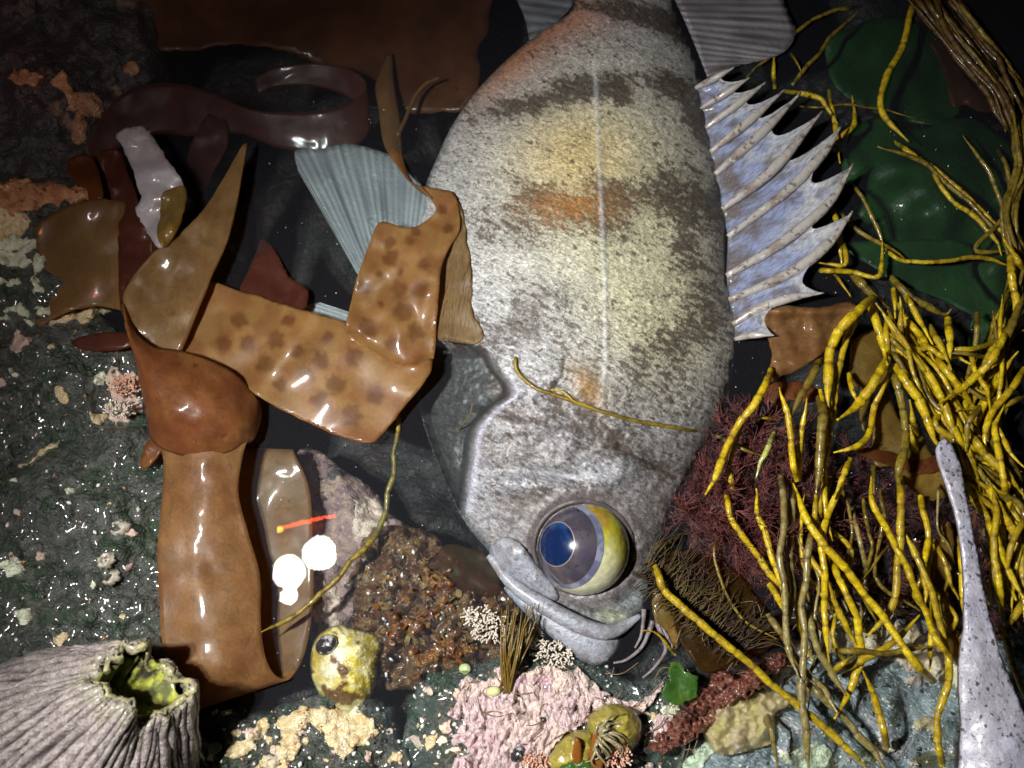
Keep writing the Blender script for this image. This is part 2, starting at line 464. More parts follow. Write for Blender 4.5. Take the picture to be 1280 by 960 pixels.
# ------------------------------------------------------------------ rocks
class Rock:
    def __init__(s, name, label, ol, H, edge, mat_, amp=5, sc=70, seed=1, step=5, slope=None, base=-75, power=0.5):
        s.d = Dome(cr(ol, True, 6), 10, 400, power); s.H = H; s.e = edge; s.a = amp; s.sc = sc; s.seed = seed; s.slope = slope
        s.o = sheet(name, ol, s.z, 0, mat_, step=step, jit=7, js=35, seed=seed, base=base); tag(s.o, label, 'rock')
    def z(s, x, y):
        h = s.e + s.H * s.d(x, y) + s.a * fbm(x, y, s.sc, s.seed, 6, 0.75) + s.a * 0.5 * (0.5 - abs(fbm(x, y, s.sc * .6, s.seed + 5, 4)))
        return h + (s.slope(x, y) if s.slope else 0)
    def crust(s, ol, m, lift=0.9, jit=6, js=14, seed=0.0, step=3, name='crust', th=2.5, bumpy=0.5, label=None, ruff=0.0):
        o = sheet(name, ol, lambda x, y: s.z(x, y) + lift + bumpy * fbm(x, y, 9, seed + 2, 3) + (ruff * (0.5 - 1.6 * abs(fbm((x * .92 + y * .25) + 6 * fbm(x, y, 30, 5, 2), (y - .3 * x) * .33, 10, seed + 4, 3))) if ruff else 0), th, m, s.o, step=step, per=4, jit=jit, js=js, seed=seed)
        if label: o['label'] = label
        return o
def blob(cx, cy, rx, ry, n=9, j=0.35, seed=0, ang=0):
    r = random.Random(seed); out = []
    for k in range(n):
        a = 2 * math.pi * k / n; q = 1 + r.uniform(-j, j); x, y = rx * q * math.cos(a), ry * q * math.sin(a)
        c, s = math.cos(rad(ang)), math.sin(rad(ang)); out.append((cx + x * c - y * s, cy + x * s + y * c))
    return out

RA = Rock('rock', 'dim brown underwater rock with tan crust spots behind the looped dark kelp', [(-160, -120), (130, -120), (200, 30), (185, 130), (140, 200), (90, 232), (-20, 238), (-160, 240)], 14, -16, M_rockd, 6, 80, 3)
for k, (x, y, rx, ry) in enumerate([(30, 97, 20, 10), (80, 105, 12, 14), (105, 130, 18, 16), (97, 160, 10, 20), (163, 88, 12, 8)]):
    RA.crust(blob(x, y, rx, ry, seed=k), M_orange, seed=k)
RB = Rock('rock', 'black wet rock with orange and pale crust beside the tan kelp blade', [(-160, 215), (40, 225), (120, 235), (120, 330), (120, 390), (160, 425), (195, 470), (205, 545), (120, 550), (60, 580), (-160, 660)], 12, -4, M_rock, 5, 60, 4)
RB.crust([(-30, 232), (20, 226), (60, 226), (75, 232), (108, 233), (112, 248), (80, 254), (50, 258), (20, 264), (-30, 268)], M_orange, jit=9, js=10, seed=1)
RB.crust([(-30, 262), (30, 266), (36, 280), (18, 296), (-30, 300)], M_beige, seed=2)
for k, (x, y, rx, ry) in enumerate([(10, 305, 30, 8), (12, 322, 28, 9), (46, 330, 7, 16), (8, 350, 12, 7), (44, 356, 6, 12), (22, 386, 14, 6), (52, 388, 10, 6), (6, 396, 6, 4), (36, 404, 6, 3)]):
    RB.crust(blob(x, y, rx, ry, seed=20 + k, j=.5), M_white, jit=6, js=9, seed=k + 4)
for k, (x, y, rx, ry, a) in enumerate([(80, 398, 16, 4, -20), (110, 392, 16, 9, -10), (130, 388, 8, 5, 0)]):
    RB.crust(blob(x, y, rx, ry, seed=40 + k, ang=a), M_beige, seed=k + 14)
RB.crust(blob(152, 492, 25, 34, 11, .3, 3), M_pinkish, jit=8, js=8, seed=30, bumpy=1.8, step=2.5)
RB.crust(blob(122, 520, 9, 7, 8, .3, 5), M_beige, seed=31)
RC = Rock('rock', 'large green black wet rock carrying small barnacles beside the kelp strap', [(-160, 640), (0, 594), (50, 566), (80, 545), (130, 528), (190, 540), (218, 575), (216, 700), (220, 850), (244, 900), (250, 1010), (-160, 1080)], 18, -1, M_rock, 6, 75, 5, slope=lambda x, y: -3.5 * math.exp(-(pdist(x, y, [(70, 612), (110, 614), (140, 606), (195, 590)]) / 5) ** 2))
RC.crust([(22, 580), (40, 568), (62, 552), (76, 547), (70, 556), (48, 570), (30, 583)], M_beige, jit=3, js=9, seed=6)
for k, (x, y, rx, ry, a) in enumerate([(42, 546, 9, 6, 0), (74, 533, 7, 4, -20), (66, 544, 7, 4, -30), (70, 519, 4, 3, 0), (14, 710, 14, 9, -10), (16, 600, 5, 3, 0), (88, 614, 7, 3, 20), (30, 770, 10, 8, 30)]):
    RC.crust(blob(x, y, rx, ry, seed=60 + k, ang=a), M_white if k not in (1, 2) else M_beige, jit=3, js=8, seed=40 + k)
RD = Rock('rock', 'dark low rock with beige crust patches between limpet and giant barnacle', [(236, 905), (290, 890), (340, 888), (400, 868), (440, 862), (470, 885), (500, 930), (530, 1010), (240, 1010)], 8, -3, M_rock, 5, 50, 6)
RD.crust([(345, 905), (370, 886), (400, 884), (440, 888), (468, 905), (462, 925), (440, 935), (430, 950), (415, 930), (385, 905), (365, 925), (350, 935), (352, 915)], M_beige, jit=7, js=10, seed=50)
for k, (x, y, rx, ry, a) in enumerate([(300, 936, 22, 9, -20), (362, 936, 14, 14, 0), (340, 955, 10, 8, 0), (264, 940, 7, 16, 20)]):
    RD.crust(blob(x, y, rx, ry, seed=80 + k, ang=a), M_beige if k < 3 else M_white, jit=5, js=9, seed=55 + k)
RG = Rock('rock', 'mauve crusted rock under water between the kelp loop and the fish', [(385, 560), (440, 590), (490, 640), (520, 680), (500, 740), (440, 790), (380, 800), (345, 700), (350, 600)], 18, -32, M_mauve, 7, 45, 8)
RG.crust(blob(462, 650, 28, 34, 11, .35, 7), M_pinkish, jit=8, js=12, seed=61)
RG.crust(blob(405, 760, 20, 34, 11, .35, 8), M_pinkish, jit=8, js=12, seed=62)
RH = Rock('rock', 'bumpy rock covered in red brown turf below the mouth of the fish', [(455, 670), (520, 660), (580, 700), (640, 745), (680, 790), (660, 850), (600, 870), (520, 868), (460, 850), (440, 760)], 15, -17, M_turf, 9, 32, 9, step=3.5)
RE = Rock('rock', 'rock under the ruffled pink coralline crust', [(520, 850), (570, 838), (640, 815), (720, 815), (790, 850), (850, 835), (880, 870), (850, 960), (860, 1020), (500, 1020), (500, 930)], 12, -8, M_rock, 3, 60, 10, step=5)
def T3(l): return [(560 + x / 4.267, 800 + y / 4.267) for x, y in l]
RE.crust(T3([(60, 210), (120, 195), (200, 215), (245, 200), (250, 160), (300, 125), (360, 190), (450, 160), (540, 135), (640, 170), (690, 140), (730, 180), (800, 250), (880, 300), (1000, 335), (1060, 320), (1150, 225), (1162, 225), (1080, 340), (1010, 395), (900, 380), (700, 460), (570, 560), (545, 680), (540, 860), (-20, 860), (40, 640), (115, 610), (60, 540), (0, 510), (80, 500), (110, 460), (60, 420), (10, 410), (0, 380), (50, 340), (35, 300), (70, 280)]),
         M_pink, lift=2.2, jit=4, js=9, seed=70, step=2.0, th=4, bumpy=.7, ruff=3.0, label='ruffled pink coralline crust')
for k, (x, y, rx, ry) in enumerate([(829, 905, 12, 16), (820, 930, 7, 6)]):
    RE.crust(blob(x, y, rx, ry, seed=90 + k), M_pink, lift=2, jit=6, js=9, seed=75 + k, step=2.5)
for k, (x, y, rx, ry) in enumerate([(836, 888, 12, 9)]):
    RE.crust(blob(x, y, rx, ry, seed=93 + k), M_white, lift=2.3, jit=4, js=9, seed=78 + k)
RF = Rock('rock', 'blue grey rock with cream crust beneath the yellow seaweed strands', [(885, 905), (930, 870), (985, 832), (1020, 800), (1080, 780), (1150, 775), (1230, 800), (1300, 830), (1340, 1020), (840, 1020), (850, 960)], 10, -12, M_grey, 6, 70, 11)
def T5(l): return [(960 + x / 2.667, 600 + y / 2.667) for x, y in l]
RF.crust(T5([(-20, 690), (30, 640), (80, 580), (130, 540), (150, 465), (230, 450), (290, 500), (450, 480), (560, 520), (660, 600), (680, 700), (600, 680), (520, 650), (420, 600), (330, 590), (210, 575), (140, 580), (90, 620), (40, 680), (0, 720)]), M_cream, lift=1.8, jit=7, js=12, seed=80, bumpy=1)
RF.crust([(850, 950), (880, 925), (905, 905), (925, 900), (900, 930), (880, 960), (860, 985), (840, 985)], M_white, jit=6, js=10, seed=81)
RF.crust(blob(1010, 945, 28, 14, 10, .3, 5), M_white, jit=5, js=10, seed=82)
M_sponge = pm('red_sponge', (0.13, 0.035, 0.02), [('noise', 300, .5, .65, (0.21, 0.075, 0.04)), ('noise', 150, .52, .66, (0.06, 0.018, 0.012)), ('noise', 700, .62, .7, (0.42, 0.24, 0.16))], rough=0.4, coat=0.3, coat_rough=0.12, bumps=[('noise', 380, 0.002), ('noise', 1200, 0.0006)])
sp = sheet('red_sponge', [(815, 938), (850, 895), (885, 862), (905, 842), (930, 848), (955, 830), (985, 815), (975, 840), (945, 862), (915, 880), (890, 905), (850, 935)], lambda x, y: 6 + 4.5 * fbm(x, y, 12, 4, 5, .5) + 3 * abs(fbm(x, y, 7, 8, 3)), 14, M_sponge, step=2.2, jit=7, js=9, seed=5)
tag(sp, 'rough red encrusting sponge strip beside the blue grey rock', 'sponge')
# ------------------------------------------------------------------ the fish
FO = [(770, -190), (730, -120), (722, -40), (716, 10), (690, 30), (650, 60), (605, 103), (568, 152), (545, 200), (530, 240), (526, 300), (523, 400), (522, 480), (534, 540), (556, 600), (574, 640),
      (590, 665), (612, 690), (630, 720), (665, 750), (705, 778), (745, 793), (772, 790), (795, 776), (808, 752), (814, 715), (828, 670), (845, 625), (868, 580), (895, 535), (910, 490), (919, 440), (919, 395), (910, 350), (908, 300), (906, 260),
      (897, 215), (890, 180), (882, 140), (878, 105), (860, 50), (842, 5), (835, -50), (840, -120), (860, -190)]
FD = Dome(cr(FO, True, 4), 6, 4500, 0.5)
ZC = -7; FH = 33
LAT = [(743, -60), (743, 60), (747, 150), (752, 260), (757, 360), (757, 450), (752, 520)]
OPER = [(560, 470), (600, 505), (640, 492), (668, 470), (690, 455), (712, 440)]
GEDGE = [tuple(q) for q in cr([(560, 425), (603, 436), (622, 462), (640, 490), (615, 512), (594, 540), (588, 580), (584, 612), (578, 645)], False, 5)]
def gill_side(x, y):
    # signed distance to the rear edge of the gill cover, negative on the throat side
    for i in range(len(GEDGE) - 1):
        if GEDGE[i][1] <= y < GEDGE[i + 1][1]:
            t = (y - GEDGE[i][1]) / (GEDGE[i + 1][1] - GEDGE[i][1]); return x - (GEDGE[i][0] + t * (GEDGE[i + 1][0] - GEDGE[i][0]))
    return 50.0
def fish_z(x, y):
    d = FD(x, y); z = ZC + FH * d * (1 - 0.25 * sm(560, 780, y))
    if y > 420:
        # gill cover step, cheek ridges, brow, eye socket, nostril
        z += 1.6 * sm(0, 14, (y - 505) - 0.25 * (x - 600)) * gz(x, y, 640, 520, 90, 40) * 1.2
        z -= 2.6 * math.exp(-(pdist(x, y, [(588, 545), (583, 575), (600, 590), (650, 588), (720, 597)]) / 9) ** 2)
        z += 2.8 * math.exp(-(pdist(x, y, [(585, 600), (640, 606), (720, 612), (790, 590)]) / 14) ** 2)
        z -= 2.2 * math.exp(-(pdist(x, y, [(775, 560), (810, 575), (845, 595)]) / 5) ** 2)
        z -= 3.2 * gz(x, y, 728, 684, 66, 62)
        z += 1.6 * math.exp(-((math.hypot((x - 728) / 1.08, y - 684) - 66) / 8) ** 2)
        z += 2.2 * gz(x, y, 690, 468, 22, 16, -40) + 1.4 * gz(x, y, 728, 480, 18, 26, -35)
        z -= 1.6 * math.exp(-(pdist(x, y, [(672, 500), (690, 490), (705, 470), (708, 450)]) / 4) ** 2)
        z -= 1.5 * math.exp(-(pdist(x, y, [(650, 700), (690, 740), (730, 765), (775, 768)]) / 5) ** 2)
        z -= 2.4 * gz(x, y, 785, 748, 16, 7, -25)
    if x < 680 and 400 < y < 700:
        z -= 20 * sm(6, -12, gill_side(x, y)) * sm(418, 450, y)
    if 60 < y < 560: z += 0.40 * math.exp(-((pdist(x, y, LAT)) / 3.5) ** 2)
    z += 0.30 * fbm(x, y, 7, 2, 3) + 1.0 * fbm(x, y, 60, 3, 2) + (0.9 * sm(420, 520, y)) * fbm(x, y, 26, 4, 3)
    return z
BR = [(740, 106, 44, 15, -8, 1.05), (690, 122, 60, 13, -14, .85), (630, 140, 50, 14, -12, .42), (775, 118, 26, 14, 25, .8), (842, 108, 34, 18, 20, 1.0), (872, 140, 20, 30, -20, 1.0), (886, 165, 14, 18, 0, .8),
      (700, 260, 60, 22, 8, .75), (765, 245, 40, 22, 15, .85), (760, 285, 50, 16, 20, .55), (830, 232, 34, 26, 10, .75), (870, 262, 40, 32, 25, .95), (905, 240, 20, 30, 0, .7), (668, 240, 24, 12, 10, .6), (640, 285, 60, 26, 0, .5),
      (855, 308, 14, 10, 0, .7), (690, 370, 46, 22, 0, .5), (870, 340, 40, 40, 0, .4), (890, 385, 30, 30, 0, .5), (850, 425, 44, 22, -20, .55), (660, 410, 50, 24, 0, .42), (600, 430, 50, 40, 0, .35), (760, 545, 50, 22, 20, .5), (820, 580, 40, 10, 20, .6),
      (800, 20, 60, 14, 12, .9), (760, 8, 50, 10, 0, .8), (850, 40, 30, 14, 30, .9), (650, 520, 70, 40, 0, .42), (690, 620, 80, 14, -4, .4), (820, 480, 60, 50, 0, .33), (720, 500, 30, 60, 0, .3)]
def fish_col(x, y):
    # pale ground colour: cream green in the middle, cool grey towards belly and head, orange flush by the vent
    cool = (0.34, 0.35, 0.37); cream = (0.47, 0.455, 0.31); gold = (0.56, 0.43, 0.18)
    t = min(1, gz(x, y, 760, 230, 150, 150) + gz(x, y, 830, 400, 90, 110) * .9)
    c = lerp3(cool, cream, t)
    c = lerp3(c, gold, 0.75 * gz(x, y, 720, 195, 70, 60))
    c = lerp3(c, (0.50, 0.24, 0.14), min(1, 1.1 * gz(x, y, 640, 60, 90, 36, -40) + .5 * gz(x, y, 720, 20, 60, 30)))
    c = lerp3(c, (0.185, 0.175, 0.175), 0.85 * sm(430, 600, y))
    c = lerp3(c, (0.34, 0.355, 0.39), 0.7 * gz(x, y, 660, 600, 90, 16) + .5 * gz(x, y, 745, 590, 40, 20) + .5 * gz(x, y, 720, 530, 30, 24) + .6 * gz(x, y, 600, 630, 20, 40))
    # fine mottling, streaks lean along the scale rows
    u = x * 0.88 + y * 0.47; v = -x * 0.47 + y * 0.88
    n1 = fbm(u + 5 * fbm(x, y, 20, 31, 2), v * 3.0, 16, 11, 5, 0.5); n2 = fbm(x, y, 34, 12, 4, 0.7); n3 = fbm(u + 4 * fbm(x, y, 16, 33, 2), v * 3.0, 11, 13, 5, 0.4)
    D = 0.13 + 0.15 * sm(300, 480, y) - 0.08 * sm(580, 640, y)
    for cx, cy, rx, ry, a, k in BR:
        if abs(x - cx) < 140 and abs(y - cy) < 140: D += k * gz(x, y, cx, cy, rx, ry, a)
    D = min(D, 1.0)
    m = sm(0.36, 0.78, D + 0.50 * n1 + 0.20 * n2 + 0.55 * n3)
    brown = lerp3((0.056, 0.042, 0.034), (0.25, 0.105, 0.022), min(1, 1.0 * gz(x, y, 715, 258, 60, 26)))
    c = lerp3(c, brown, 0.92 * m)
    s = 1 + 0.42 * n3 + 0.22 * n1 + 0.30 * sm(430, 520, y) * n2
    if x < 690 and 400 < y < 650: c = lerp3(c, (0.035, 0.031, 0.029), 0.95 * sm(418, 450, y) * sm(2, -8, gill_side(x, y)))  # brownish grey throat skin, darkened further to paint in the shade under the kelp
    c = tuple(max(0.02, q * s) for q in c)
    if 70 < y < 520:
        c = lerp3(c, (0.55, 0.57, 0.57), 0.55 * math.exp(-(pdist(x, y, LAT) / 3.2) ** 2) * (0.6 + 0.8 * abs(fbm(x, y, 9, 21, 2))))
    if x < 700 and 430 < y < 640:
        g_ = gill_side(x, y); c = lerp3(c, (0.42, 0.42, 0.50), .75 * math.exp(-((g_ - 6) / 5) ** 2) * sm(460, 485, y))
    c = lerp3(c, (0.16, 0.135, 0.12), .55 * gz(x, y, 690, 628, 70, 9, -3) + .5 * gz(x, y, 820, 640, 14, 50, 20))
    c = lerp3(c, (0.30, 0.17, 0.05), 0.75 * gz(x, y, 735, 482, 16, 30, -35))
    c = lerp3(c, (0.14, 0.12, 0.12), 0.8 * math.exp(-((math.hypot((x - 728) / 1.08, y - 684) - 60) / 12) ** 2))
    c = lerp3(c, (0.17, 0.16, 0.17), 0.6 * gz(x, y, 745, 752, 26, 14, 20)); c = lerp3(c, (0.42, 0.38, 0.20), 0.5 * gz(x, y, 765, 770, 20, 10))
    return c
M_fish = pm('fish_skin', (0, 0, 0), attr=True, mul=[('voronoi', 520,   .28, .80, 1.06, .82, dict(stretch=(1, 1.5, 1), rot=0.5)), ('noise', 520, .30, .66, .58, 1.22, dict(stretch=(1, 3.6, 1), rot=0.5, dist=.8)), ('noise', 1900, .36, .64, .80, 1.14)], rough=0.42, coat=0.18, coat_rough=0.35, spec=0.35,
            bumps=[('voronoi', 520, -0.00013, dict(stretch=(1, 1.5, 1), rot=0.5)), ('noise', 1300, 0.0002, dict(stretch=(1, 2.2, 1), rot=0.5))])
M_fishplain = pm('fish_lip_skin', (0.25, 0.265, 0.31), [('noise', 110, .42, .62, (0.16, 0.15, 0.16)), ('noise', 500, .52, .68, (0.14, 0.13, 0.13)), ('noise', 60, .58, .68, (0.32, 0.34, 0.38))], mul=[('noise', 1500, .36, .64, .78, 1.15)], rough=0.42, coat=0.2, coat_rough=0.25, bumps=[('noise', 700, 0.0004)])
fish = empty('fish', P(740, 400, -40), 'big pale grey fish with brown blotches and spiny dorsal fin lying on its side', 'fish')
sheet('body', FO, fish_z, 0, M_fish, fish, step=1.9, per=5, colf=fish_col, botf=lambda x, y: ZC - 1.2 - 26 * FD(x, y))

# lips and jaws
def swept(name, line, widths, m, parent, flat=0.6, up=0.0):
    c = cr([(*p, w_) for p, w_ in zip(line, widths)], False, 8); pts = [P(q[0], q[1], q[2]) for q in c]; r = [q[3] * PX / 2 for q in c]
    v, f = tube(pts, r, 12); return make(name, v, f, m, parent)
jaw_ol = [(630, 735), (652, 762), (684, 792), (718, 820), (744, 832), (764, 823), (776, 800), (766, 782), (735, 778), (690, 757), (650, 733)]
jd = Dome(cr(jaw_ol, True, 5), 3, 500, .5)
sheet('lower_jaw', jaw_ol, lambda x, y: -3 + 6.5 * jd(x, y), 0, M_fishplain, fish, step=3, botf=lambda x, y: -2.5 - 6 * jd(x, y))
ul = swept('upper_lip', [(612, 694, -1), (640, 729, 1.5), (672, 752, 3.5), (712, 775, 4.5), (748, 789, 4.5), (772, 787, 3), (800, 770, 0)], [10, 16, 19, 20, 19, 15, 6], M_fishplain, fish)
mx_ol = [(612, 692), (616, 680), (632, 671), (650, 679), (672, 706), (698, 742), (690, 752), (660, 738), (628, 714)]
md = Dome(cr(mx_ol, True, 5), 3, 400, .5)
sheet('upper_jaw', mx_ol, lambda x, y: max(fish_z(x, y), -3) + 0.2 + 5.0 * md(x, y), 5, M_fishplain, fish, step=3)
# eye: eyeball with iris, ring and pupil as caps on it
def eye():
    c = P(729, 684, 4.8); R = 17.8 * MM
    gd = Vector((-0.66, 0.03, 0.75)).normalized(); e1 = gd.orthogonal().normalized(); e2 = gd.cross(e1)
    def cap(name, a0, a1, Rr, m, parent, rows=12, colf=None, fl=1.0):
        V, F, K = [], [], []; n = 56
        for r in range(rows + 1):
            a = a0 + (a1 - a0) * r / rows
            for k in range(n):
                b = 2 * math.pi * k / n
                d = gd * math.cos(a) + (e1 * math.cos(b) + e2 * math.sin(b)) * math.sin(a)
                V.append(c + d * Rr); K.append(colf(d) if colf else (0, 0, 0))
        for r in range(rows):
            for k in range(n): F.append((r * n + k, r * n + (k + 1) % n, (r + 1) * n + (k + 1) % n, (r + 1) * n + k))
        return make(name, V, F, m, parent, K if colf else None)
    M_ball = pm('eye_yellow', (0, 0, 0), attr=True, mul=[('noise', 400, .4, .7, .85, 1.1)], rough=0.18, coat=0.7, coat_rough=0.03, bumps=[('noise', 500, 0.0002)])
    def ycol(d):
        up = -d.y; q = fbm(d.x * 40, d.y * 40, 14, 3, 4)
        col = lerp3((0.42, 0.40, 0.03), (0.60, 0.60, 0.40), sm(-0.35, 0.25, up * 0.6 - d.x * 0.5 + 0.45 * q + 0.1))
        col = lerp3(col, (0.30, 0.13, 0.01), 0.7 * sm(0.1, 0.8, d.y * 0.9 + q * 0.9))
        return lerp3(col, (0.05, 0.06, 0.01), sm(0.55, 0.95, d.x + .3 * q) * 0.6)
    ball = cap('eyeball', 0.02, math.pi - 0.05, R, M_ball, fish, 60, ycol)
    M_ring = pm('eye_ring', (0.10, 0.105, 0.17), [('noise', 200, .42, .6, (0.19, 0.205, 0.27))], rough=0.15, coat=0.8, coat_rough=0.03)
    M_iris = pm('eye_iris', (0.04, 0.036, 0.05), [('noise', 140, .42, .65, (0.065, 0.054, 0.06)), ('noise', 60, .5, .7, (0.045, 0.042, 0.08)), ('noise', 700, .6, .7, (0.02, 0.02, 0.05))], rough=0.2, coat=0.8, coat_rough=0.03)
    M_gold = pm('pupil_rim', (0.17, 0.14, 0.11), rough=0.3, coat=0.5)
    M_pup = pm('pupil_blue', (0.004, 0.012, 0.05), [('noise', 100, .5, .7, (0.012, 0.045, 0.13))], rough=0.2, coat=0.35, coat_rough=0.02, spec=.3)
    cap('eye_ring', rad(50), rad(62), R * 1.006, M_ring, ball, 5)
    ir = cap('iris', rad(27), rad(53), R * 1.010, M_iris, ball, 8)
    cap('pupil_rim', rad(26), rad(27.3), R * 1.013, M_gold, ball, 2)
    cap('pupil', rad(0.2), rad(26), R * 1.012, M_pup, ball, 10)
    # dark fold of skin round the eyeball
    pts = []
    for k in range(61):
        a = 2 * math.pi * k / 60; x, y = 729 + 62 * math.cos(a), 684 + 58 * math.sin(a); pts.append(P(x, y, fish_z(x, y) + 0.1))
    v, f = tube(pts, [0.0010] * 61, 8); make('eyelid', v, f, pm('eyelid_skin', (0.07, 0.06, 0.06), rough=.45, bumps=[('noise', 900, .0004)]), fish)
eye()
# dorsal spines and the blue membranes between them
M_spine = pm('fin_spine', (0.36, 0.34, 0.32), [('noise', 140, .42, .62, (0.24, 0.20, 0.17)), ('noise', 420, .54, .66, (0.12, 0.095, 0.075)), ('noise', 300, .6, .7, (0.5, 0.5, 0.5))], rough=0.3, coat=0.5, coat_rough=0.1, bumps=[('noise', 600, .0004)])
M_memb = pm('fin_membrane', (0, 0, 0), attr=True, mul=[('noise', 500, .35, .65, .75, 1.15, dict(stretch=(2.5, .8, 1), rot=.9))], rough=0.3, coat=0.4, coat_rough=0.12, trans=0.25,
            bumps=[('noise', 500, 0.0008, dict(stretch=(3, .7, 1), rot=.9))])
SP = [[(866, 112), (893, 98), (918, 84)], [(876, 135), (908, 116), (937, 97)], [(882, 160), (922, 130), (957, 103)], [(888, 190), (935, 152), (981, 112)], [(894, 218), (950, 168), (1001, 116)], [(903, 262), (968, 210), (1028, 139)],
      [(910, 296), (985, 238), (1030, 190), (1051, 158)], [(908, 345), (975, 305), (1035, 255), (1067, 204)], [(911, 375), (985, 343), (1035, 305), (1066, 264)], [(916, 405), (950, 385), (990, 372), (1030, 366)], [(918, 424), (940, 419), (968, 419)]]
def spine_pts(k):
    c = np.array(cr(SP[k], False, 12)); t = np.linspace(0, len(c) - 1, 25); i = np.arange(len(c))
    x = np.interp(t, i, c[:, 0]); y = np.interp(t, i, c[:, 1]); s = np.linspace(0, 1, 25)
    z = 1.0 + 9 * s + 3 * np.sin(s * 2.2); return list(zip(x, y, z))
SPP = [spine_pts(k) for k in range(len(SP))]
for k, sp_ in enumerate(SPP):
    ln = math.hypot(sp_[-1][0] - sp_[0][0], sp_[-1][1] - sp_[0][1]); wr = min(7.0, 3.0 + ln * 0.026)
    pts = [P(*q) for q in sp_]; r = [wr * PX * (0.55 + 0.5 * math.sin(min(1, i / 10) * 1.57)) * (1 - 0.80 * sm(13, 24.5, i)) for i in range(25)]
    v, f = tube(pts, r, 9); make('dorsal_spine', v, f, M_spine, fish)
for k in range(len(SP) - 1):
    a, b = SPP[k], SPP[k + 1]          # from 62% of the upper spine to near the tip of the lower
    g = []
    for r in range(20):
        t = r / 19; ea = a[0], a[-1]; row = []
        fa = t * (0.62 if k < 9 else .5); fb = t * 0.97
        pa = [np.interp(fa * 24, range(25), [q[j] for q in a]) for j in range(3)]; pb = [np.interp(fb * 24, range(25), [q[j] for q in b]) for j in range(3)]
        for c in range(11):
            u = c / 10; s = math.sin(math.pi * u); x, y, z = [pa[j] * (1 - u) + pb[j] * u for j in range(3)]
            sag = t ** 3 * 0.22 * s                       # concave free edge
            bx, by = a[0][0] * (1 - u) + b[0][0] * u, a[0][1] * (1 - u) + b[0][1] * u
            x += (bx - x) * sag; y += (by - y) * sag
            row.append(P(x, y, z - 1.8 * s + 0.5 * fbm(x, y, 14, 5, 3)))
        g.append(row)
    def mc(r, c, k=k):
        n_ = fbm(r * 9 + k * 5, c * 3, 1.6, 44, 4); q = lerp3((0.30, 0.35, 0.54), (0.50, 0.52, 0.53), sm(.35, 1.0, r + .5 * n_))
        q = lerp3(q, (0.16, 0.125, 0.095), .85 * sm(.30, .02, r + .35 * n_)); return lerp3(q, (0.15, 0.13, 0.13), .7 * sm(.15, .5, fbm(r * 12, c * 9 + k * 3, 2.2, 45, 4)))
    surf('fin_membrane', g, 0.5, M_memb, fish, mc)
# ribbed soft fins: fan of rays from an apex line to a free edge
def fan(name, base, edge, m, nr, zb, ze, th=0.6, ridge=0.8, sub=14, over=None):
    B = resample(cr(base, False, 8), 1)  # dense
    E = resample(cr(edge, False, 8), 1)
    C = nr * 4 + 1; g = []
    for r in range(sub + 1):
        t = r / sub; row = []
        for c in range(C):
            u = c / (C - 1); p = np.array([np.interp(u, np.linspace(0, 1, len(B)), B[:, j]) for j in range(2)]); q = np.array([np.interp(u, np.linspace(0, 1, len(E)), E[:, j]) for j in range(2)])
            x, y = p * (1 - t) + q * t; rr = ridge * (0.5 + 0.5 * math.cos(2 * math.pi * c / 4)) * (1 - .5 * t) * (1 + .8 * fbm(c * 1.3, t * 2, 3, 17, 2))
            z = zb * (1 - t) + ze * t + 1.2 * fbm(x, y, 40, 6, 2)
            if over: z = max(z, over(x, y) + 0.9)
            row.append(P(x, y, z + rr))
        g.append(row)
    def cf(r, c):
        k = (0.5 + 0.5 * math.cos(2 * math.pi * c * nr)) * (.55 + .6 * fbm(c * nr * 1.0, r * 1.2, 1.3, 23, 3)) + .2 * fbm(c * 40, r * 30, 4, 5, 2); n_ = fbm(c * 60, r * 3, 3, 8, 3)
        return (k, n_ * .5 + .5, r)
    return surf(name, g, th, m, fish, cf)
def finmat(name, dark, light, tip, tr=0.25, al=0.0):
    m, n = mat(name); at = N(n, 'ShaderNodeAttribute', attribute_name='Col'); sp_ = N(n, 'ShaderNodeSeparateColor'); L(n, at.outputs[0], sp_.inputs[0])
    c = mixc(n, sp_.outputs[0], dark, light); f = rng(n, sp_.outputs[1], .55, .9); c = mixc(n, f, c, tip)
    bs = N(n, 'ShaderNodeBsdfPrincipled'); L(n, c, bs.inputs['Base Color']); bs.inputs['Roughness'].default_value = .4; bs.inputs['Coat Weight'].default_value = .2
    b = N(n, 'ShaderNodeBump'); b.inputs['Distance'].default_value = .0006; L(n, tex(n, 'noise', 500, 3), b.inputs['Height']); L(n, b.outputs[0], bs.inputs['Normal'])
    t = N(n, 'ShaderNodeBsdfTranslucent'); L(n, c, t.inputs[0]); x = N(n, 'ShaderNodeMixShader'); x.inputs[0].default_value = tr; L(n, bs.outputs[0], x.inputs[1]); L(n, t.outputs[0], x.inputs[2])
    o = N(n, 'ShaderNodeOutputMaterial'); L(n, x.outputs[0], o.inputs[0]); return m
M_softfin = finmat('soft_fin', (0.13, 0.12, 0.13), (0.33, 0.33, 0.36), (0.10, 0.08, 0.08))
M_palefin = finmat('pale_fin', (0.20, 0.215, 0.23), (0.38, 0.40, 0.41), (0.13, 0.145, 0.16))
M_brownfin = finmat('brown_fin', (0.12, 0.075, 0.032), (0.165, 0.105, 0.048), (0.20, 0.13, 0.065))
fan('soft_dorsal_fin', [(828, -30), (846, 5), (866, 50), (884, 96)], [(960, -40), (984, 12), (994, 42), (975, 68), (915, 84)], M_softfin, 16, 5, 3, ridge=.7)
fan('anal_fin', [(722, -30), (716, 5), (700, 24), (680, 42)], [(618, -40), (640, -10), (655, 20), (662, 50)], M_softfin, 7, -4, -8)
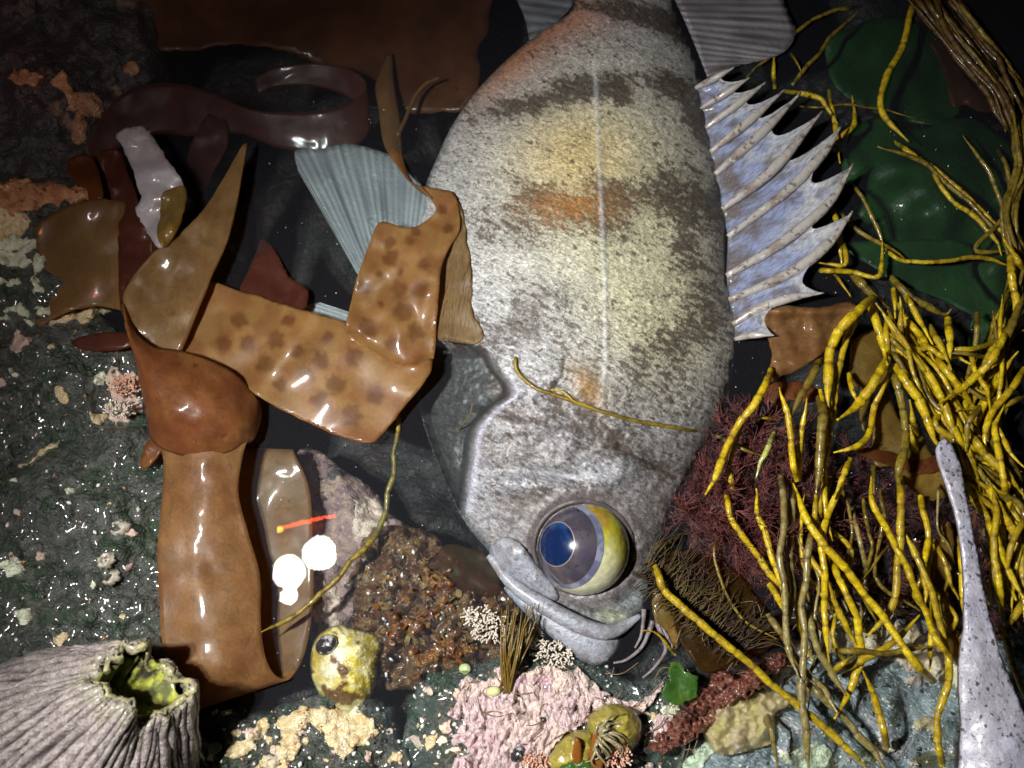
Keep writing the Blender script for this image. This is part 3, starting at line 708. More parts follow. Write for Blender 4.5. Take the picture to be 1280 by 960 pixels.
fan('pelvic_fin', [(476, 392), (486, 394), (498, 396), (510, 398)], [(372, 212), (370, 188), (402, 186), (436, 180), (480, 191), (506, 206), (532, 238), (546, 268)], M_palefin, 22, -6, -1.5, ridge=.5, sub=30)
fan('pelvic_fin', [(520, 440), (524, 430), (528, 420)], [(372, 396), (376, 384), (400, 378)], M_palefin, 4, -9, -1.5)
M_pect = pm('pectoral_fin_skin', (0.135, 0.085, 0.036), [('noise', 40, .4, .65, (0.17, 0.115, 0.05)), ('noise', 300, .5, .68, (0.09, 0.055, 0.024), dict(stretch=(3.5, .35, 1), rot=.12))], mul=[('noise', 900, .35, .65, .8, 1.15, dict(stretch=(2, .5, 1)))], rough=.5, coat=.1, trans=.2, transp=.18, bumps=[('noise', 420, .0004, dict(stretch=(3.5, .35, 1), rot=.12))], tcol=(.8, .6, .35))
sheet('pectoral_fin', [(546, 248), (564, 244), (577, 262), (584, 300), (590, 345), (590, 388), (604, 414), (598, 428), (572, 430), (552, 424), (538, 414), (542, 340)], lambda x, y: max(fish_z(x, y), 1) + 1.0 + .8 * fbm(x, y, 24, 6, 2), .6, M_pect, fish, step=4, jit=2, js=16)
# ------------------------------------------------------------------ kelp
def kelp(name, a, b, c=None, tr=0.35, tp=0.06, rough=0.42, coat=0.38, attr=False, bs_=0.0004):
    return pm(name, a, [('noise', 45, .4, .65, b), ('noise', 300, .55, .75, c or tuple(q * .7 for q in a))] if not attr else [], rough=rough, coat=coat, coat_rough=0.10, spec=.22, trans=tr, transp=tp,
              attr=attr, mul=[('noise', 70, .3, .7, .85, 1.12), ('noise', 900, .35, .65, .9, 1.08)] if attr else [('noise', 120, .3, .7, .8, 1.15), ('noise', 1000, .35, .65, .82, 1.12)], bumps=[('noise', 60, bs_ * .35), ('noise', 420, bs_ * .25), ('noise', 1600, bs_ * .12)], tcol=(0.75, 0.42, 0.12) if tp else None)
M_tan = kelp('kelp_tan', (0.185, 0.115, 0.045), (0.155, 0.090, 0.034))
M_amber = kelp('kelp_amber', (0.205, 0.112, 0.044), (0.165, 0.080, 0.030))
M_rust = kelp('kelp_rust', (0.145, 0.052, 0.020), (0.18, 0.078, 0.026))
M_wine = kelp('kelp_wine', (0.080, 0.026, 0.018), (0.055, 0.018, 0.014), tp=0.12, coat=.2)
M_dark = kelp('kelp_dark', (0.085, 0.028, 0.010), (0.12, 0.042, 0.012), tp=0.10, coat=.15)
M_olive = kelp('kelp_olive', (0.16, 0.115, 0.03), (0.20, 0.13, 0.025), tp=0.14)
M_oliveclear = kelp('kelp_thin_olive', (0.075, 0.058, 0.018), (0.05, 0.036, 0.013), tp=0.72, coat=.1)
M_spot = kelp('kelp_spotted', (0, 0, 0), (0, 0, 0), attr=True, tr=0.3, tp=0.06)
M_pale = pm('pale_torn_kelp', (0.40, 0.38, 0.40), [('noise', 90, .4, .65, (0.33, 0.30, 0.31)), ('noise', 60, .56, .68, (0.26, 0.21, 0.18))], rough=.4, coat=.4, trans=.2, bumps=[('noise', 90, .0012), ('noise', 700, .0003)])
M_green = pm('sea_lettuce', (0.012, 0.050, 0.012), [('noise', 60, .4, .65, (0.020, 0.075, 0.014)), ('noise', 240, .6, .7, (0.012, 0.045, 0.012))], rough=.45, coat=.12, spec=.25, trans=.35, bumps=[('noise', 80, .0006), ('noise', 500, .0004)])
M_greenlit = pm('bright_sea_lettuce', (0.035, 0.10, 0.016), [('noise', 120, .4, .65, (0.08, 0.15, 0.025)), ('noise', 300, .55, .7, (0.02, 0.08, 0.015))], rough=.4, coat=.25, trans=.35, transp=.12, tcol=(.5, .8, .3), bumps=[('noise', 200, .001)])

def waves(z0, amp, sc, seed, sx=0.0, sy=0.0, cx=0, cy=0):
    return lambda x, y: z0 + amp * fbm(x, y, sc, seed, 2, 1.3) + sx * (x - cx) + sy * (y - cy)
def kelp_sheet(name, ol, z, m, label, parent=None, step=5, th=0.8, jit=1.5, js=14, seed=0.0, cat='kelp', group=None, colf=None):
    o = sheet(name, ol, z, th, m, parent, step=step, jit=jit, js=js, seed=seed, colf=colf)
    if label: tag(o, label, cat, group)
    return o
# left: tan blade, wine strip, pale fragment
kelp_sheet('kelp', [(44, 292), (60, 272), (82, 258), (112, 250), (146, 250), (175, 262), (190, 310), (185, 370), (160, 386), (120, 383), (88, 388), (56, 404), (46, 408), (44, 390), (56, 350)], waves(9, 5, 70, 1), M_tan, 'broad flat tan kelp blade lying over the black crusted rock', seed=1)
kelp_sheet('kelp', [(123, 193), (147, 187), (158, 214), (167, 233), (176, 268), (186, 290), (206, 314), (204, 380), (170, 400), (150, 385), (147, 300), (135, 232)], waves(11, 5, 40, 2), M_wine, 'wine brown kelp strip standing between tan blade and pale torn fragment', seed=2)
pf = kelp_sheet('torn_kelp_fragment', [(145, 167), (160, 160), (178, 158), (190, 170), (200, 186), (214, 206), (226, 224), (231, 240), (230, 258), (222, 282), (206, 306), (196, 308), (180, 284), (171, 264), (175, 246), (166, 214), (153, 184)], waves(14, 6, 40, 3), M_pale, 'pale grey torn kelp fragment with a brown lower corner', jit=2.5, js=8, seed=3, step=4)
kelp_sheet('brown_flap', [(203, 242), (215, 236), (229, 232), (233, 244), (231, 258), (222, 284), (206, 309), (196, 292), (200, 270)], waves(15.4, 6, 40, 3), M_olive, None, pf, seed=4, step=4)
kelp_sheet('kelp', [(85, 200), (112, 194), (122, 215), (128, 246), (112, 252), (108, 236), (88, 222)], waves(6, 3, 30, 4), M_dark, 'small dark brown kelp tip above the orange crust', seed=5)
kelp_sheet('kelp', [(90, 425), (130, 415), (165, 418), (175, 428), (140, 438), (100, 436)], waves(8.5, 2, 30, 5), M_wine, 'narrow dark wine kelp sliver on the black rock under the tan blade', seed=6)
# the twisted ribbon: upper blade, cupped pouch, hanging strap that turns back under itself
kt = empty('twisted_kelp', P(240, 560, -8), 'long twisted amber brown kelp with cupped middle and looped hanging strap', 'kelp')
def mid(a, b, dz): return ((a[0] + b[0]) / 2, (a[1] + b[1]) / 2, (a[2] + b[2]) / 2 + dz)
def rows3(prs, dz): return [(a, mid(a, b, d), b) for (a, b), d in zip(prs, dz)]
loft('upper_blade', rows3([((304, 180, 10), (309, 179, 10)), ((284, 216, 11), (305, 204, 11)), ((255, 262, 13), (296, 255, 11)), ((225, 292, 15), (283, 305, 12)), ((192, 316, 17), (266, 342, 13)), ((164, 350, 18), (246, 392, 13)), ((153, 380, 18), (226, 440, 13)), ((160, 412, 16), (212, 462, 11))], [0, 0, 0, -1, -2, -2, -2, -2]), .9, M_tan, kt, wave=1.5, seed=7, nc=18)
loft('pouch', [[(152, 376, 18), (166, 412, 18.5), (190, 433, 18), (220, 438, 17), (250, 446, 16), (290, 465, 14), (318, 494, 10), (326, 514, 5)],
               [(158, 410, 21), (172, 440, 23), (195, 458, 24), (222, 466, 24), (252, 474, 22), (288, 490, 19), (314, 512, 13), (325, 526, 6)],
               [(170, 450, 20), (182, 480, 24), (202, 498, 26), (226, 506, 27), (254, 510, 25), (286, 520, 21), (308, 532, 15), (321, 538, 8)],
               [(181, 505, 16), (190, 525, 19), (206, 538, 21), (230, 544, 21.5), (256, 546, 20), (286, 545, 17), (304, 547, 13), (317, 548, 8)],
               [(190, 550, 12), (198, 557, 14), (212, 564, 15), (234, 570, 15), (258, 572, 14), (284, 565, 13), (300, 557, 11), (312, 552, 8)]], .9, M_rust, kt, per=7, nc=40, wave=1.2, ws=30, seed=8)
loft('strap', rows3([((196, 548, 12), (312, 545, 10)), ((205, 575, 13), (304, 568, 11)), ((204, 615, 12), (298, 615, 10)), ((198, 680, 13), (310, 665, 9)), ((199, 740, 15), (325, 720, 8)), ((203, 800, 16), (326, 780, 9)), ((213, 852, 14), (332, 822, 9)), ((232, 882, 8), (346, 846, 6)), ((246, 886, 1), (364, 846, 1)), ((254, 862, -4), (382, 812, -3)), ((264, 780, -6), (391, 750, -4)), ((274, 680, -6), (391, 680, -5)), ((284, 600, -6), (386, 610, -6)), ((290, 560, -7), (366, 562, -8))],
     [4, 4, 4, 4, 4, 3, 3, 2, 0, -1, -1, -1, -1, 0]), .9, M_amber, kt, per=7, nc=22, wave=1.4, ws=60, seed=9)
kelp_sheet('small_lobe', [(188, 548), (212, 552), (200, 566), (190, 578), (178, 588), (176, 572)], waves(12, 2, 20, 6), M_rust, None, kt, seed=7, step=4)
# spotted fold
SPOTS = [(487, 303, 9), (488, 323, 13), (456, 358, 11), (499, 362, 13), (524, 363, 13), (460, 411, 15), (503, 390, 13), (443, 446, 14), (512, 300, 8), (530, 330, 9), (500, 340, 6), (475, 343, 5), (520, 415, 14), (490, 430, 10), (476, 380, 5),
         (402, 450, 13), (384, 470, 12), (372, 440, 10), (420, 480, 14), (345, 425, 14), (330, 455, 13), (300, 400, 12), (310, 430, 13), (360, 400, 9), (400, 500, 14), (440, 520, 15), (280, 430, 12), (470, 495, 13), (350, 480, 10), (560, 285, 8), (553, 262, 8), (520, 290, 7), (410, 420, 9)]
def spot_col(x, y):
    n = fbm(x, y, 30, 5, 4); c = lerp3((0.225, 0.128, 0.044), (0.18, 0.088, 0.030), sm(-.4, .5, n))
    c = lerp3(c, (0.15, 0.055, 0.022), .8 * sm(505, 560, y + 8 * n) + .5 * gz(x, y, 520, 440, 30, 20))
    m = 0
    for cx, cy, r in SPOTS:
        d = math.hypot(x - cx, y - cy) / r + 0.35 * fbm(x, y, 7, 6, 3); m = max(m, 1 - sm(.55, 1.15, d))
    return lerp3(c, (0.075, 0.028, 0.010), .72 * m)
ks = empty('spotted_kelp', P(420, 450, -2), 'folded amber kelp with dark round spots lapping onto the fish', 'kelp')
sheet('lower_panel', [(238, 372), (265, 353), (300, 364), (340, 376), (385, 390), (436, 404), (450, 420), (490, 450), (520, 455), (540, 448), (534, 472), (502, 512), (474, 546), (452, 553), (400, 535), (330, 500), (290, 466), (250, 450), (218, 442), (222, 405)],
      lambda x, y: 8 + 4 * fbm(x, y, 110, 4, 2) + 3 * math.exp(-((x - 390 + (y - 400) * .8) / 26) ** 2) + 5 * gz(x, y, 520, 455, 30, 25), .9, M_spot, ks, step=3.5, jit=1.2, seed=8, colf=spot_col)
def upz(x, y):
    z = 13 + 3 * fbm(x, y, 70, 9, 3) + 4 * sm(470, 545, x) * math.sin((y - 240) / 60)
    z -= 4 * math.exp(-(pdist(x, y, [(436, 422), (480, 456), (505, 468), (537, 452)]) / 10) ** 2)
    return max(z, fish_z(x, y) + 2.6) if x > 515 else z
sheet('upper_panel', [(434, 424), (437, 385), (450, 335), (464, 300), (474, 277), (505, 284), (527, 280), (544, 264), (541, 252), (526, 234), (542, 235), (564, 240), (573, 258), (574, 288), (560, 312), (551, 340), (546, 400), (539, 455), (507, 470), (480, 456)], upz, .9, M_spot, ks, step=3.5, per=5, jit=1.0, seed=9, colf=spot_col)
nb = loft('narrow_blade', rows3([((485, 68, -12), (490, 68, -12)), ((470, 106, -10), (493, 106, -10)), ((474, 140, -8), (500, 146, -8)), ((480, 180, -3), (503, 186, -3)), ((495, 206, 3), (508, 214, 4)), ((512, 226, 9), (522, 236, 9)), ((526, 234, 15), (540, 248, 15))], [1, 2, 2, 2, 1, 1, 0]), .8, M_amber, ks, nc=8)
v, f = tube([P(*q) for q in cr([(550, 97, -6), (532, 105, -6), (518, 122, -6), (508, 146, -6), (497, 170, -4)], False, 6)], [0.0006 + 0.0005 * k / 24 for k in range(25)], 6)
make('tendril', v, f, M_amber, ks)
kelp_sheet('kelp', [(327, 300), (340, 309), (350, 325), (362, 346), (383, 362), (379, 386), (345, 384), (300, 368), (312, 335)], waves(3, 4, 40, 11, 0, .1, 340, 340), M_wine, 'small wine red pointed kelp piece rising behind the spotted kelp', seed=10, step=4)
# dark kelp behind
loft('kelp_loop', [[(106, 186, -3), (112, 204, -6)], [(130, 141, -2), (136, 190, -8)], [(160, 113, -2), (165, 178, -10)], [(192, 104, -1), (200, 168, -10)], [(232, 106, -1), (240, 170, -9)], [(268, 118, -1), (276, 168, -9)], [(310, 136, -1), (306, 168, -8)], [(350, 140, -1), (345, 184, -8)], [(400, 138, -1), (400, 192, -9)], [(440, 127, -1), (442, 184, -9)], [(457, 106, -1), (462, 160, -9)], [(440, 88, -2), (448, 130, -9)], [(400, 79, -3), (404, 110, -9)], [(350, 83, -4), (352, 108, -9)], [(318, 98, -5), (322, 118, -9)]], .8, M_wine, None, nc=10, wave=.8, seed=11)
tag(bpy.data.objects['kelp_loop'], 'dark wine kelp ribbon curling in a loop under water', 'kelp')
kelp_sheet('kelp', [(170, -70), (640, -70), (615, 0), (610, 32), (597, 62), (599, 100), (590, 128), (565, 138), (505, 140), (450, 125), (380, 70), (300, 55), (230, 62), (178, 48)], waves(-14, 7, 110, 12), M_dark, 'wide dark red brown kelp sheet spread behind the fish', seed=12, step=8, jit=4, js=25)
kelp_sheet('kelp', [(264, 138), (280, 146), (284, 178), (268, 212), (248, 248), (234, 236), (236, 188)], waves(-5, 3, 40, 13), M_wine, 'faint upright wine brown kelp tip under water beside the amber ribbon', seed=13)
# right: orange blade and olive blades among the strands
def S8(l): return [(880 + x / 3, 300 + y / 3) for x, y in l]
kelp_sheet('kelp', S8([(233, 290), (255, 262), (330, 246), (420, 256), (520, 236), (565, 240), (575, 300), (500, 385), (480, 402), (400, 452), (350, 492), (300, 505), (248, 528), (252, 440), (236, 350)]), lambda x, y: 9 + 4 * fbm(x, y, 40, 14, 3) + 4 * math.exp(-((y - 388) / 8) ** 2), M_amber, 'orange brown kelp flap beside the lowest dorsal spine', seed=14, step=3.5, jit=2)
kelp_sheet('kelp', S8([(212, 570), (245, 545), (290, 530), (400, 540), (440, 590), (380, 610), (320, 600), (280, 625), (240, 600)]), waves(3, 3, 30, 15), M_rust, 'small rust coloured kelp flap below the orange flap', seed=15, step=4)
kelp_sheet('kelp', S8([(552, 400), (600, 350), (650, 338), (672, 420), (690, 500), (640, 560), (610, 640), (600, 720), (582, 640), (586, 545), (556, 545)]), waves(2, 3, 40, 16), M_olive, 'upright olive kelp blade behind the yellow strands', seed=16, step=4.5)
kelp_sheet('kelp', S8([(636, 690), (650, 600), (680, 556), (705, 610), (740, 680), (800, 700), (850, 790), (890, 860), (915, 960), (840, 975), (790, 940), (756, 912), (720, 850), (640, 838)]), waves(3, 4, 40, 17), M_olive, 'broad yellow olive kelp blade beside the tip of the speckled pale blade', seed=17, step=4.5)
kelp_sheet('kelp', T5([(600, 140), (622, 190), (616, 330), (606, 420), (645, 540), (650, 615), (590, 565), (550, 430), (538, 320), (562, 232)]), waves(6, 4, 40, 18), M_olive, 'slim olive kelp leaf hanging left of the speckled pale blade', seed=18, step=4)
kelp_sheet('kelp', S8([(560, 775), (680, 790), (800, 825), (890, 800), (900, 850), (820, 880), (720, 850), (610, 815)]), waves(5, 2, 30, 19), M_dark, 'brown kelp strip crossing under the yellow strands', seed=19, step=4)
# thin translucent leaves near the mouth
def T4(l): return [(760 + x / 2.667, 600 + y / 2.667) for x, y in l]
tl = kelp_sheet('kelp_leaf', T4([(126, 288), (170, 282), (225, 232), (330, 258), (420, 300), (500, 400), (562, 500), (540, 560), (420, 612), (330, 645), (280, 600), (235, 520), (205, 430)]), waves(4, 3, 50, 20), M_oliveclear, 'thin translucent olive leaf with thick midrib beside the mouth of the fish', seed=20, step=4)
kelp_sheet('kelp_leaf', T4([(160, 360), (195, 390), (225, 450), (232, 560), (190, 545), (160, 490), (148, 420)]), waves(2, 2, 30, 21), M_olive, 'small dull olive leaf hanging beside the jaw tip', seed=21, step=4)
def T2(l): return [(300 + x / 2.667, 600 + y / 2.667) for x, y in l]
kelp_sheet('kelp_leaf', T2([(600, 300), (645, 262), (690, 215), (780, 232), (830, 258), (860, 300), (860, 385), (750, 378), (700, 392), (655, 406), (622, 350)]), waves(-1.5, 3, 40, 22), M_oliveclear, 'dull brown olive leaf tucked beside the jaw over the turf', seed=22, step=4)
# sea lettuce
def C4(l): return [(880 + x / 3, y / 3) for x, y in l]
kelp_sheet('sea_lettuce', S8([(520, 20), (700, 0), (980, 10), (1012, 120), (1050, 190), (1122, 262), (1128, 305), (1000, 275), (900, 222), (780, 182), (690, 130)]), waves(-3, 3, 60, 23), M_green, 'pointed green sea lettuce blade lying over the darker lettuce', cat='seaweed', seed=23)
kelp_sheet('sea_lettuce', C4([(520, 640), (560, 500), (640, 430), (820, 470), (1000, 440), (1180, 560), (1300, 700), (1300, 1250), (1060, 1290), (1000, 1180), (900, 1100), (700, 1060), (600, 860)]), waves(-10, 9, 60, 24), M_green, 'wide dark green sea lettuce sheet under water beyond the dorsal spines', cat='seaweed', seed=24, step=7, jit=4, js=25)
kelp_sheet('sea_lettuce', C4([(460, 150), (560, 100), (700, 60), (900, 130), (1000, 330), (900, 460), (700, 440), (560, 380), (480, 300)]), waves(-18, 6, 60, 25), M_green, 'faint green sea lettuce deep under water beside the soft dorsal fin', cat='seaweed', seed=25, step=7)
kelp_sheet('sea_lettuce', S8([(1010, 290), (1080, 300), (1140, 380), (1150, 480), (1080, 560), (1010, 520), (990, 400)]), waves(-4, 3, 30, 26), M_green, 'rounded green sea lettuce scrap amid yellow strands', cat='seaweed', seed=26)
kelp_sheet('sea_lettuce', T4([(205, 600), (235, 605), (260, 640), (300, 670), (290, 720), (240, 750), (190, 730), (185, 690), (210, 650)]), waves(11, 3, 34, 27), M_greenlit, 'small bright green sea lettuce scrap above the red sponge', cat='seaweed', seed=27, step=2.5, jit=5, js=9, th=.4)
kelp_sheet('kelp', C4([(850, 160), (920, 150), (950, 230), (1020, 320), (1090, 290), (1110, 390), (1060, 420), (980, 390), (930, 400), (900, 260)]), waves(-4, 3, 30, 28), M_dark, 'dim brown kelp scrap over the green sea lettuce', seed=28)
# pale speckled foreground blade
M_speck = pm('speckled_pale_blade', (0.38, 0.37, 0.42), [('noise', 30, .4, .65, (0.36, 0.36, 0.45)), ('noise', 160, .5, .68, (0.30, 0.29, 0.33)), ('noise', 700, .42, .34, (0.055, 0.055, 0.065), dict(stretch=(1, .7, 1))), ('noise', 340, .36, .31, (0.05, 0.05, 0.06)), ('noise', 1100, .60, .7, (0.55, 0.53, 0.62))], rough=.35, coat=.4, coat_rough=.15, bumps=[('noise', 500, .0006), ('noise', 90, .001)])
sb = sheet('speckled_blade', [(1172, 562), (1181, 549), (1193, 562), (1203, 590), (1211, 635), (1222, 690), (1233, 750), (1252, 820), (1278, 885), (1310, 960), (1330, 1010), (1212, 1010), (1203, 900), (1200, 835), (1207, 775), (1205, 700), (1196, 645), (1180, 595)],
           lambda x, y: 24 + 0.03 * (y - 550) + 2.5 * math.cos((x - 1172 - .22 * (y - 550)) / 26) + 1.5 * fbm(x, y, 60, 3, 3), 2.0, M_speck, step=4, jit=.8)
tag(sb, 'pale lilac grey blade peppered with black specks over the yellow strands', 'seaweed')
# ------------------------------------------------------------------ yellow strands, one object each
TONE = {}
def strandmat(name, a, b, c):
    TONE[name] = (a, b, c)
    return pm(name, a, attr=True, mul=[('noise', 500, .35, .65, .72, 1.18, dict(stretch=(1, 1, 1))), ('noise', 1500, .38, .62, .85, 1.12)], rough=.34, coat=.4, coat_rough=.1, bumps=[('noise', 420, .0004), ('noise', 1500, .0002)], trans=.28)
def strandmat_plain(name, a, b, c):
    return pm(name, a, [('noise', 120, .4, .62, b), ('noise', 260, .60, .70, c), ('noise', 900, .62, .72, tuple(q * .5 for q in c))], rough=.28, coat=.6, coat_rough=.08, bumps=[('noise', 300, .0006), ('noise', 1200, .0003)], trans=.15)
Y1 = strandmat('strand_bright', (0.70, 0.52, 0.012), (0.60, 0.42, 0.010), (0.42, 0.25, 0.012))
Y2 = strandmat('strand_yellow', (0.54, 0.40, 0.016), (0.45, 0.31, 0.014), (0.32, 0.19, 0.014))
Y3 = strandmat('strand_olive', (0.26, 0.19, 0.025), (0.20, 0.14, 0.02), (0.13, 0.08, 0.014))
Y4 = strandmat('strand_pale', (0.30, 0.25, 0.09), (0.26, 0.20, 0.06), (0.20, 0.14, 0.04))
YB = strandmat('strand_brown', (0.13, 0.075, 0.018), (0.10, 0.055, 0.014), (0.07, 0.035, 0.010))
rs = random.Random(11); NST = [0]
MARKS = [((925, 500), 'in front of the red bushy seaweed'), ((970, 620), 'beside the lime yellow blade'), ((1000, 420), 'next to the orange kelp flap'), ((1090, 440), 'over the upright olive kelp'), ((1130, 560), 'crossing the broad yellow olive kelp'), ((1180, 420), 'at the head of the dense tangle'), ((1240, 380), 'along the edge of the green sea lettuce'),
         ((1190, 500), 'just above the tip of the speckled pale blade'), ((1260, 620), 'behind the neck of the speckled pale blade'), ((1250, 740), 'beside the wide end of the speckled pale blade'), ((1170, 700), 'by the slim olive kelp leaf'), ((1110, 680), 'in front of the dark leafy turf'), ((1040, 660), 'dangling before the red bushy seaweed'),
         ((1000, 800), 'over the cream crust of the rock'), ((1090, 880), 'over the bare face of the blue grey rock'), ((1000, 900), 'next to the jelly lump'), ((960, 60), 'by the soft dorsal fin'), ((1040, 130), 'off the tips of the upper dorsal spines'), ((1070, 290), 'off the tips of the lower dorsal spines'), ((1130, 100), 'over the faint deep lettuce'), ((1200, 230), 'over the wide dark lettuce sheet')]
def which(label, c, wpx, m):
    x, y = c[:, 0].mean(), c[:, 1].mean(); k = min(MARKS, key=lambda q: math.hypot(q[0][0] - x, q[0][1] - y))[1]
    wd = 'thick' if wpx >= 9 else ('thin' if wpx < 6.5 else 'medium'); cl = {'strand_bright': 'bright yellow', 'strand_yellow': 'yellow', 'strand_olive': 'olive', 'strand_pale': 'pale yellow'}.get(m.name if m else 'strand_yellow', 'brown')
    ln = 'long' if len(c) > 62 else 'short'
    return f'{ln} {wd} {cl} jointed strand {k}', f'{cl} jointed strands {k}'
def strand(pts, wpx=7.5, z=8, m=None, label=None, group=None, dz=4, taper=True, name='seaweed_strand', parent=None, nodes=True):
    NST[0] += 1; sd_ = NST[0]
    if taper and label and rs.random() < .25 and len(pts[0]) == 2: pts = list(pts)[::-1]
    n = len(pts); zz = [z + rs.uniform(-dz, dz) for _ in pts]
    q = [(p[0], p[1], p[2] if len(p) > 2 else k) for p, k in zip(pts, zz)]
    c = np.array(cr(q, False, 10)); ST = 3.0; c = resample(c, ST); N_ = len(c); K = []; ta, tb, tc_ = TONE[(m or Y2).name]
    ph = rs.uniform(0, 40); gap = rs.uniform(20, 40); KX = [rs.uniform(-2.6, 2.6) for _ in range(60)]; KY = [rs.uniform(-2.6, 2.6) for _ in range(60)]; P3 = []; R_ = []
    for i, (x, y, h) in enumerate(c):
        t = i / (N_ - 1); x += 1.1 * fbm(x, y, 26, sd_, 3); y += 1.1 * fbm(x, y, 26, sd_ + 3, 3)
        kq = (i * ST + ph) / gap - .5; k0 = math.floor(kq); kf = kq - k0
        if nodes: x += KX[k0 % 60] * (1 - kf) + KX[(k0 + 1) % 60] * kf; y += KY[k0 % 60] * (1 - kf) + KY[(k0 + 1) % 60] * kf
        r = wpx * PX * .5 * (0.95 + 0.18 * fbm(x, y, 40, sd_ + 1, 2))
        nd = 0.0
        if nodes:
            s = (i * ST + ph) % gap; nd = math.exp(-((s - gap / 2) / 2.0) ** 2); r *= 1 - .20 * nd + .08 * math.exp(-((s - gap / 2 - 4) / 3) ** 2)
        if taper: r *= (0.28 + 0.72 * sm(0, 42, (1 - t) * N_ * ST)) * (0.85 + 0.15 * sm(0, 12, t * N_ * ST)); h = h - 9 * sm(22, 0, t * N_ * ST)
        q = lerp3(ta, tb, sm(-.3, .4, fbm(x, y, 24, sd_ + 5, 3))); q = lerp3(q, tc_, .5 * sm(.1, .5, fbm(x, y, 40, sd_ + 8, 3)))
        if nodes: q = lerp3(q, tuple(.45 * e for e in tc_), .75 * nd)
        K += [q] * 8
        P3.append(P(x, y, h)); R_.append(max(r, .00015))
    v, f = tube(P3, R_, 8)
    o = make(name, v, f, m or Y2, parent, K)
    if label:
        if label in (LA, LB, LC): label, group = which(label, c, wpx, m)
        tag(o, label, 'seaweed', group)
    return o
GA = 'yellow strands in the tangle'; LA = 'jointed yellow seaweed strand in the dense tangle beside the fish'
GB = 'strands hanging over the rock'; LB = 'jointed yellow seaweed strand hanging down over the grey and cream rock'
GC = 'dim strands'; LC = 'dim olive seaweed strand over dark water beyond the dorsal spines'
A = [([(250, 480), (200, 600), (130, 700), (60, 850), (0, 960)], 9), ([(160, 680), (110, 800), (95, 880), (105, 960)], 7), ([(162, 674), (220, 670), (285, 668)], 5), ([(285, 545), (315, 650), (330, 780), (350, 900)], 8), ([(440, 430), (390, 540), (340, 640), (320, 675)], 10), ([(380, 590), (365, 720), (345, 900)], 8),
     ([(630, 220), (540, 300), (480, 400), (470, 520), (460, 640)], 12), ([(580, 275), (530, 380), (500, 480), (490, 620), (455, 760), (430, 880)], 9), ([(465, 620), (470, 720), (455, 850), (450, 960)], 9), ([(440, 590), (445, 700), (430, 850), (415, 960)], 11), ([(620, 240), (650, 340), (680, 420), (695, 470)], 10), ([(710, 180), (715, 300)], 8), ([(735, 215), (740, 385)], 9),
     ([(690, 500), (640, 620), (610, 740), (570, 775), (480, 795)], 8), ([(700, 480), (740, 600), (750, 720), (735, 860), (735, 960)], 10), ([(720, 470), (800, 600), (860, 720), (890, 790)], 12), ([(760, 400), (840, 500), (900, 620), (950, 720), (990, 850), (1060, 970)], 10), ([(690, 305), (760, 400), (900, 410), (1000, 410), (1100, 375), (1210, 330)], 7), ([(1150, 320), (1100, 420), (1040, 490), (960, 570), (885, 612)], 9),
     ([(1205, 170), (1150, 330), (1080, 450), (1050, 470)], 10), ([(1150, 60), (1160, 160), (1170, 250), (1150, 340)], 10), ([(1115, -10), (1205, 120)], 8), ([(945, 640), (1030, 630), (1100, 630), (1205, 590)], 8), ([(855, 440), (940, 530), (1000, 620), (1035, 645)], 9), ([(1035, 625), (990, 700), (980, 800)], 8), ([(755, 295), (830, 380), (870, 460)], 9), ([(755, 190), (820, 330), (855, 400)], 8),
     ([(850, 320), (890, 400), (925, 490)], 9), ([(912, 290), (918, 480)], 10), ([(1020, 275), (1020, 350), (1000, 460), (975, 590)], 7), ([(1075, 640), (1150, 790), (1205, 850)], 7), ([(870, 600), (860, 680), (885, 750)], 10), ([(780, 690), (800, 800)], 9), ([(555, 815), (520, 890), (485, 965)], 9), ([(640, 845), (640, 960)], 8), ([(1105, 800), (1060, 900), (1040, 970)], 8),
     ([(690, 440), (640, 540), (580, 620), (500, 670)], 12), ([(770, 430), (790, 520), (860, 590)], 9), ([(800, 380), (900, 440), (960, 440), (1040, 480)], 7), ([(880, 430), (960, 420), (1060, 440)], 6), ([(1180, 420), (1100, 520), (1050, 620), (1010, 720)], 9), ([(1200, 480), (1120, 600), (1060, 700), (1050, 820)], 8), ([(990, 720), (1040, 800), (1130, 880), (1200, 960)], 10), ([(930, 640), (980, 760), (1010, 870), (1040, 970)], 11), ([(1060, 720), (1120, 800), (1180, 900), (1200, 970)], 9),
     ([(430, 560), (440, 620), (425, 700)], 6), ([(540, 500), (570, 580), (590, 640)], 7), ([(770, 600), (790, 680), (800, 740)], 7), ([(1000, 400), (1010, 480), (1060, 560), (1070, 640)], 7), ([(930, 480), (990, 560), (1080, 600), (1150, 560)], 6), ([(690, 260), (680, 360), (690, 450)], 8), ([(1130, 620), (1090, 720), (1120, 860), (1140, 970)], 8)]
for k, (l, w_) in enumerate(A):
    strand(S8(l), w_ * 1.0, 13 if k % 3 else 18, (Y1, Y1, Y2, Y1, Y3)[k % 5], LA, GA)
